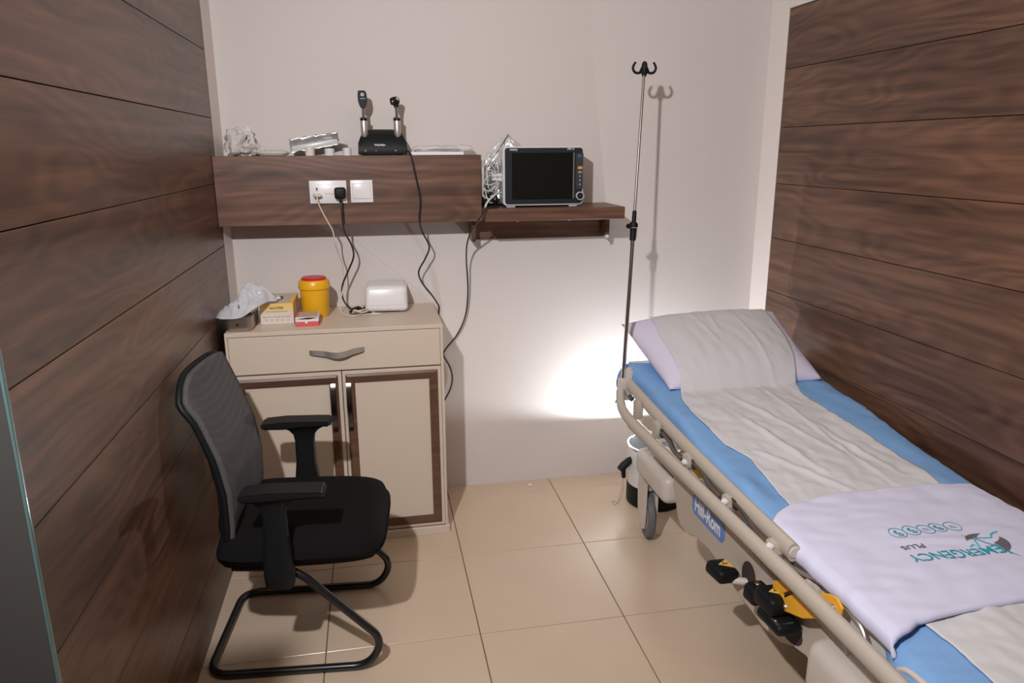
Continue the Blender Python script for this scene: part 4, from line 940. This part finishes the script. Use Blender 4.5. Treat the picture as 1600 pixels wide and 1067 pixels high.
def bl_w(x, y): 
    w_ = .0045*nz(x*7, y*9, 3)+.003*nz(x*16, y*26, 1)+.0045*max(0, nz(x*3.5+2, y*16+x*4, 12))*sstep(1.25, .85, x)
    w_ += .006*abs(nz(x*2.5+1, y*11-x*5, 31))+.007*math.exp(-((y+1.79+.12*(x-1.0))/.016)**2)*math.exp(-((x-1.10)/.10)**2)
    return w_
def blankf(u, v):
    x, y, z = blank_xy(u, v); e = min(u, 1-u)*.53
    z += bl_w(x, y)-(.010*max(0, 1-e/.012)**2)
    return (x-(.004*nz(y*9, z*9, 2) if v < .08 else 0), y, z)
bm = B(); grid(bm, blankf, 90, 110)
bl = thing('folded_blanket', 'folded white blanket with teal embroidered emblem across the stretcher', 'blanket', (1.1, -1.8, .6))
part('cloth', bm, BLANK, bl, smooth=180, mods=solidify(.009, -1))
def blz(x, y): return lerp(x, [.82, 1.40, 1.447], [.608, .606, .603])+bl_w(x, y)
def emb(t, m, name, matl, lab=None):
    bm = B(); merge(bm, t, m)
    bmesh.ops.subdivide_edges(bm, edges=[e for e in bm.edges if e.calc_length() > .008], cuts=2)
    for v in bm.verts: v.co.z = blz(v.co.x, v.co.y)+.0012+(v.co.z-.65)
    return part(name, bm, matl, bl, label=lab, smooth=0)
ct, stn = math.cos(R(3)), math.sin(R(3))
def em(o, a=0): return basis((-math.cos(a), math.sin(a), 0), (-math.sin(a), -math.cos(a), 0), (o[0], o[1], .65))
emb(text('EMERGENCY', .050, .250, .0004), em((1.103, -1.868)), 'lettering', TEAL, 'teal embroidered lettering')
emb(text('PLUS', .024, .062, .0003), em((1.022, -1.822)), 'lettering', GREYT, 'small grey lettering')
t = bmesh.new()
def strip(t, pts, w_):
    n_ = len(pts); L_ = []; 
    for i, p in enumerate(pts):
        a = Vector(pts[max(i-1, 0)]); b = Vector(pts[min(i+1, n_-1)]); d = (b-a).normalized(); nn = Vector((-d.y, d.x, 0)) if len(d) == 3 else Vector((-d.y, d.x))
        ww = w_[i] if isinstance(w_, list) else w_
        p = Vector(p); L_.append((t.verts.new((p.x+nn.x*ww/2, p.y+nn.y*ww/2, .65)), t.verts.new((p.x-nn.x*ww/2, p.y-nn.y*ww/2, .65))))
    for A, C_ in zip(L_, L_[1:]): t.faces.new((A[0], A[1], C_[1], C_[0]))
strip(t, [(1.252, -1.905), (1.236, -1.88), (1.222, -1.85), (1.205, -1.82), (1.185, -1.79)], [.001, .005, .004, .004, .001]); strip(t, [(1.238, -1.893), (1.232, -1.87), (1.228, -1.848)], .003)
emb(t, Matrix(), 'emblem_stroke', TEAL)
t = bmesh.new()
def disc(t, cx, cy, rx, ry, a0, a1, n_=14, rot=0):
    c = t.verts.new((cx, cy, .65)); vs = []
    for k in range(n_+1):
        a = a0+(a1-a0)*k/n_; x, y = rx*math.cos(a), ry*math.sin(a); vs.append(t.verts.new((cx+x*math.cos(rot)-y*math.sin(rot), cy+x*math.sin(rot)+y*math.cos(rot), .65)))
    for A, C_ in zip(vs, vs[1:]): t.faces.new((c, A, C_))
def crescent(t, cx, cy, r0, r1, a0, a1, n_=14, rot=0, ey=1.0):
    prev = None
    for k in range(n_+1):
        f_ = k/n_; a = a0+(a1-a0)*f_; ri = r0+(r1-r0)*(1-math.sin(math.pi*f_)); 
        P = [t.verts.new((cx+math.cos(a)*q*1.0, cy+math.sin(a)*q*ey, .65)) for q in (ri, r1)]
        if prev: t.faces.new((prev[0], P[0], P[1], prev[1]))
        prev = P
crescent(t, 1.222, -1.838, .012, .047, R(-85), R(20), ey=1.0); crescent(t, 1.215, -1.830, .018, .042, R(60), R(170), ey=.9)
emb(t, Matrix(), 'emblem_shade', GREYT)
t = bmesh.new(); strip(t, [(1.165, -1.845), (1.178, -1.838), (1.188, -1.848), (1.196, -1.822), (1.205, -1.812), (1.225, -1.818), (1.245, -1.822), (1.256, -1.808), (1.270, -1.800), (1.285, -1.797)], .005); emb(t, Matrix(), 'pulse_line', mat('cyan_thread', (.05, .50, .58), .7), 'cyan pulse line')
rnd = random.Random(3)
for k, (x, y) in enumerate(((1.030, -1.757), (1.073, -1.752), (1.115, -1.752), (1.153, -1.748), (1.197, -1.748))):
    t = bmesh.new(); rr = .0215
    pts = [(x+rr*math.cos(a), y+rr*1.0*math.sin(a)) for a in [2*math.pi*q/24 for q in range(25)]]; strip(t, pts, .0022)
    if k in (0, 1, 3):
        strip(t, [(x-.008, y+.006), (x-.002, y-.002), (x+.008, y-.004)], .006); strip(t, [(x-.004, y-.010), (x+.006, y-.012), (x+.012, y-.006)], .004); disc(t, x-.002, y+.008, .004, .004, 0, 6.28)
    else:
        strip(t, [(x-.008, y+.004), (x, y-.008), (x+.008, y+.004), (x-.008, y+.004)], .0015); strip(t, [(x-.010, y-.004), (x+.010, y-.006)], .0014)
    emb(t, Matrix(), 'embroidered_roundel', TEAL, 'small teal roundel')

# ------------------------------------------------------------------ lamp, bin behind the stretcher
sl = thing('flash_lamp', 'white drum-shaped lamp glowing on the floor behind the stretcher', 'lamp', (.960, -.315, 0))
LC = (.960, -.315, 0)
part('lamp_base', lathe(B(), [(0, 0), (.118, 0), (.124, .006), (.124, .095), (.120, .100), (0, .100)], LC, 36), BLACKP, sl, label='black lower half')
part('drum', lathe(B(), [(.118, .085), (.1235, .10), (.1235, .270), (.122, .270), (.117, .10), (.117, .085)], LC, 40), mat('white_lamp_drum', (.72, .73, .75), .4), sl)
part('rim', lathe(B(), [(.120, .270), (.127, .270), (.1305, .275), (.1275, .280), (.120, .280), (.118, .274), (.120, .270)], LC, 40), CHROME, sl, label='silver rim')
part('reflector', lathe(B(), [(.119, .276), (.110, .20), (.07, .15), (0, .14)], LC, 36), mat('reflector_metal', (.42, .44, .47), .35, .6), sl, label='silver reflector inside')
bc = Vector((.905, -.250, .289))
part('bulb', lathe(B(), [(0, -.008), (.006, -.005), (.008, 0), (.006, .005), (0, .008)], bc, 14), mat('glowing_bulb', (1, 1, 1), .3, emit=(.95, .98, 1), es=40), sl, label='glowing bulb')
part('bulb_stem', tube(B(), [(bc.x+.045, bc.y-.045, .16), (bc.x+.03, bc.y-.03, .255), (bc.x, bc.y, .281)], .003, 8), STEEL, sl)
part('side_handle', tube(tube(B(), [(.848, -.325, .222), (.832, -.33, .212), (.803, -.335, .190), (.785, -.34, .174)], [.009, .017, .019, .016], 12), [(.803, -.335, .18), (.805, -.336, .150), (.806, -.337, .135)], [.012, .010, .009], 10), BLACKP, sl, label='black side handle')
solo('wire_loop', tube(B(), spline([(.806, -.337, .135), (.800, -.335, .08), (.785, -.34, .03), (.775, -.335, .003), (.765, -.32, .002), (.768, -.30, .002), (.782, -.30, .002), (.79, -.32, .003), (.80, -.335, .04), (.812, -.33, .09)], 6), .0009, 5), mat('thin_wire', (.2, .18, .15), .5), 'thin wire loop dangling to the floor by the lamp', 'wire')
ll = bpy.data.lights.new('lamp_light', 'SPOT'); ll.energy = LAMP_W; ll.color = LAMP_COL; ll.shadow_soft_size = .004; ll.spot_size = R(180); ll.spot_blend = .22
lo = bpy.data.objects.new('lamp_light', ll); COL.objects.link(lo); lo.parent = sl; lo.location = Vector((.918, -.222, .2815))-Vector(LC); lo.rotation_euler = (math.pi, 0, 0)
yb = thing('yellow_bin', 'yellow waste bin half hidden behind the stretcher rail', 'bin', (1.205, -.19, 0))
part('bin_body', lathe(B(), [(0, 0), (.10, 0), (.105, .01), (.120, .225), (0, .225)], (1.205, -.19, 0), 32), YELLOW, yb)
part('bin_lid', lathe(B(), [(.120, .222), (.126, .225), (.126, .238), (.115, .248), (.05, .258), (0, .260)], (1.205, -.19, 0), 32), YELLOW, yb)
# crumbs
for (x, y, lab) in ((.438, -.052, 'larger flake of white plaster on floor by back wall'), (.604, -.361, 'small flake of white plaster on the tile near stretcher')):
    k = .012 if x < .5 else .005
    bm = B(); prism(bm, [(x+k*math.cos(a)*random.uniform(.6, 1.1), y+k*.7*math.sin(a)*random.uniform(.6, 1.1)) for a in [2*math.pi*q/7 for q in range(7)]], .0002, .003, 2); solo('plaster_flake', bm, WHITEPL, lab, 'debris', smooth=0)
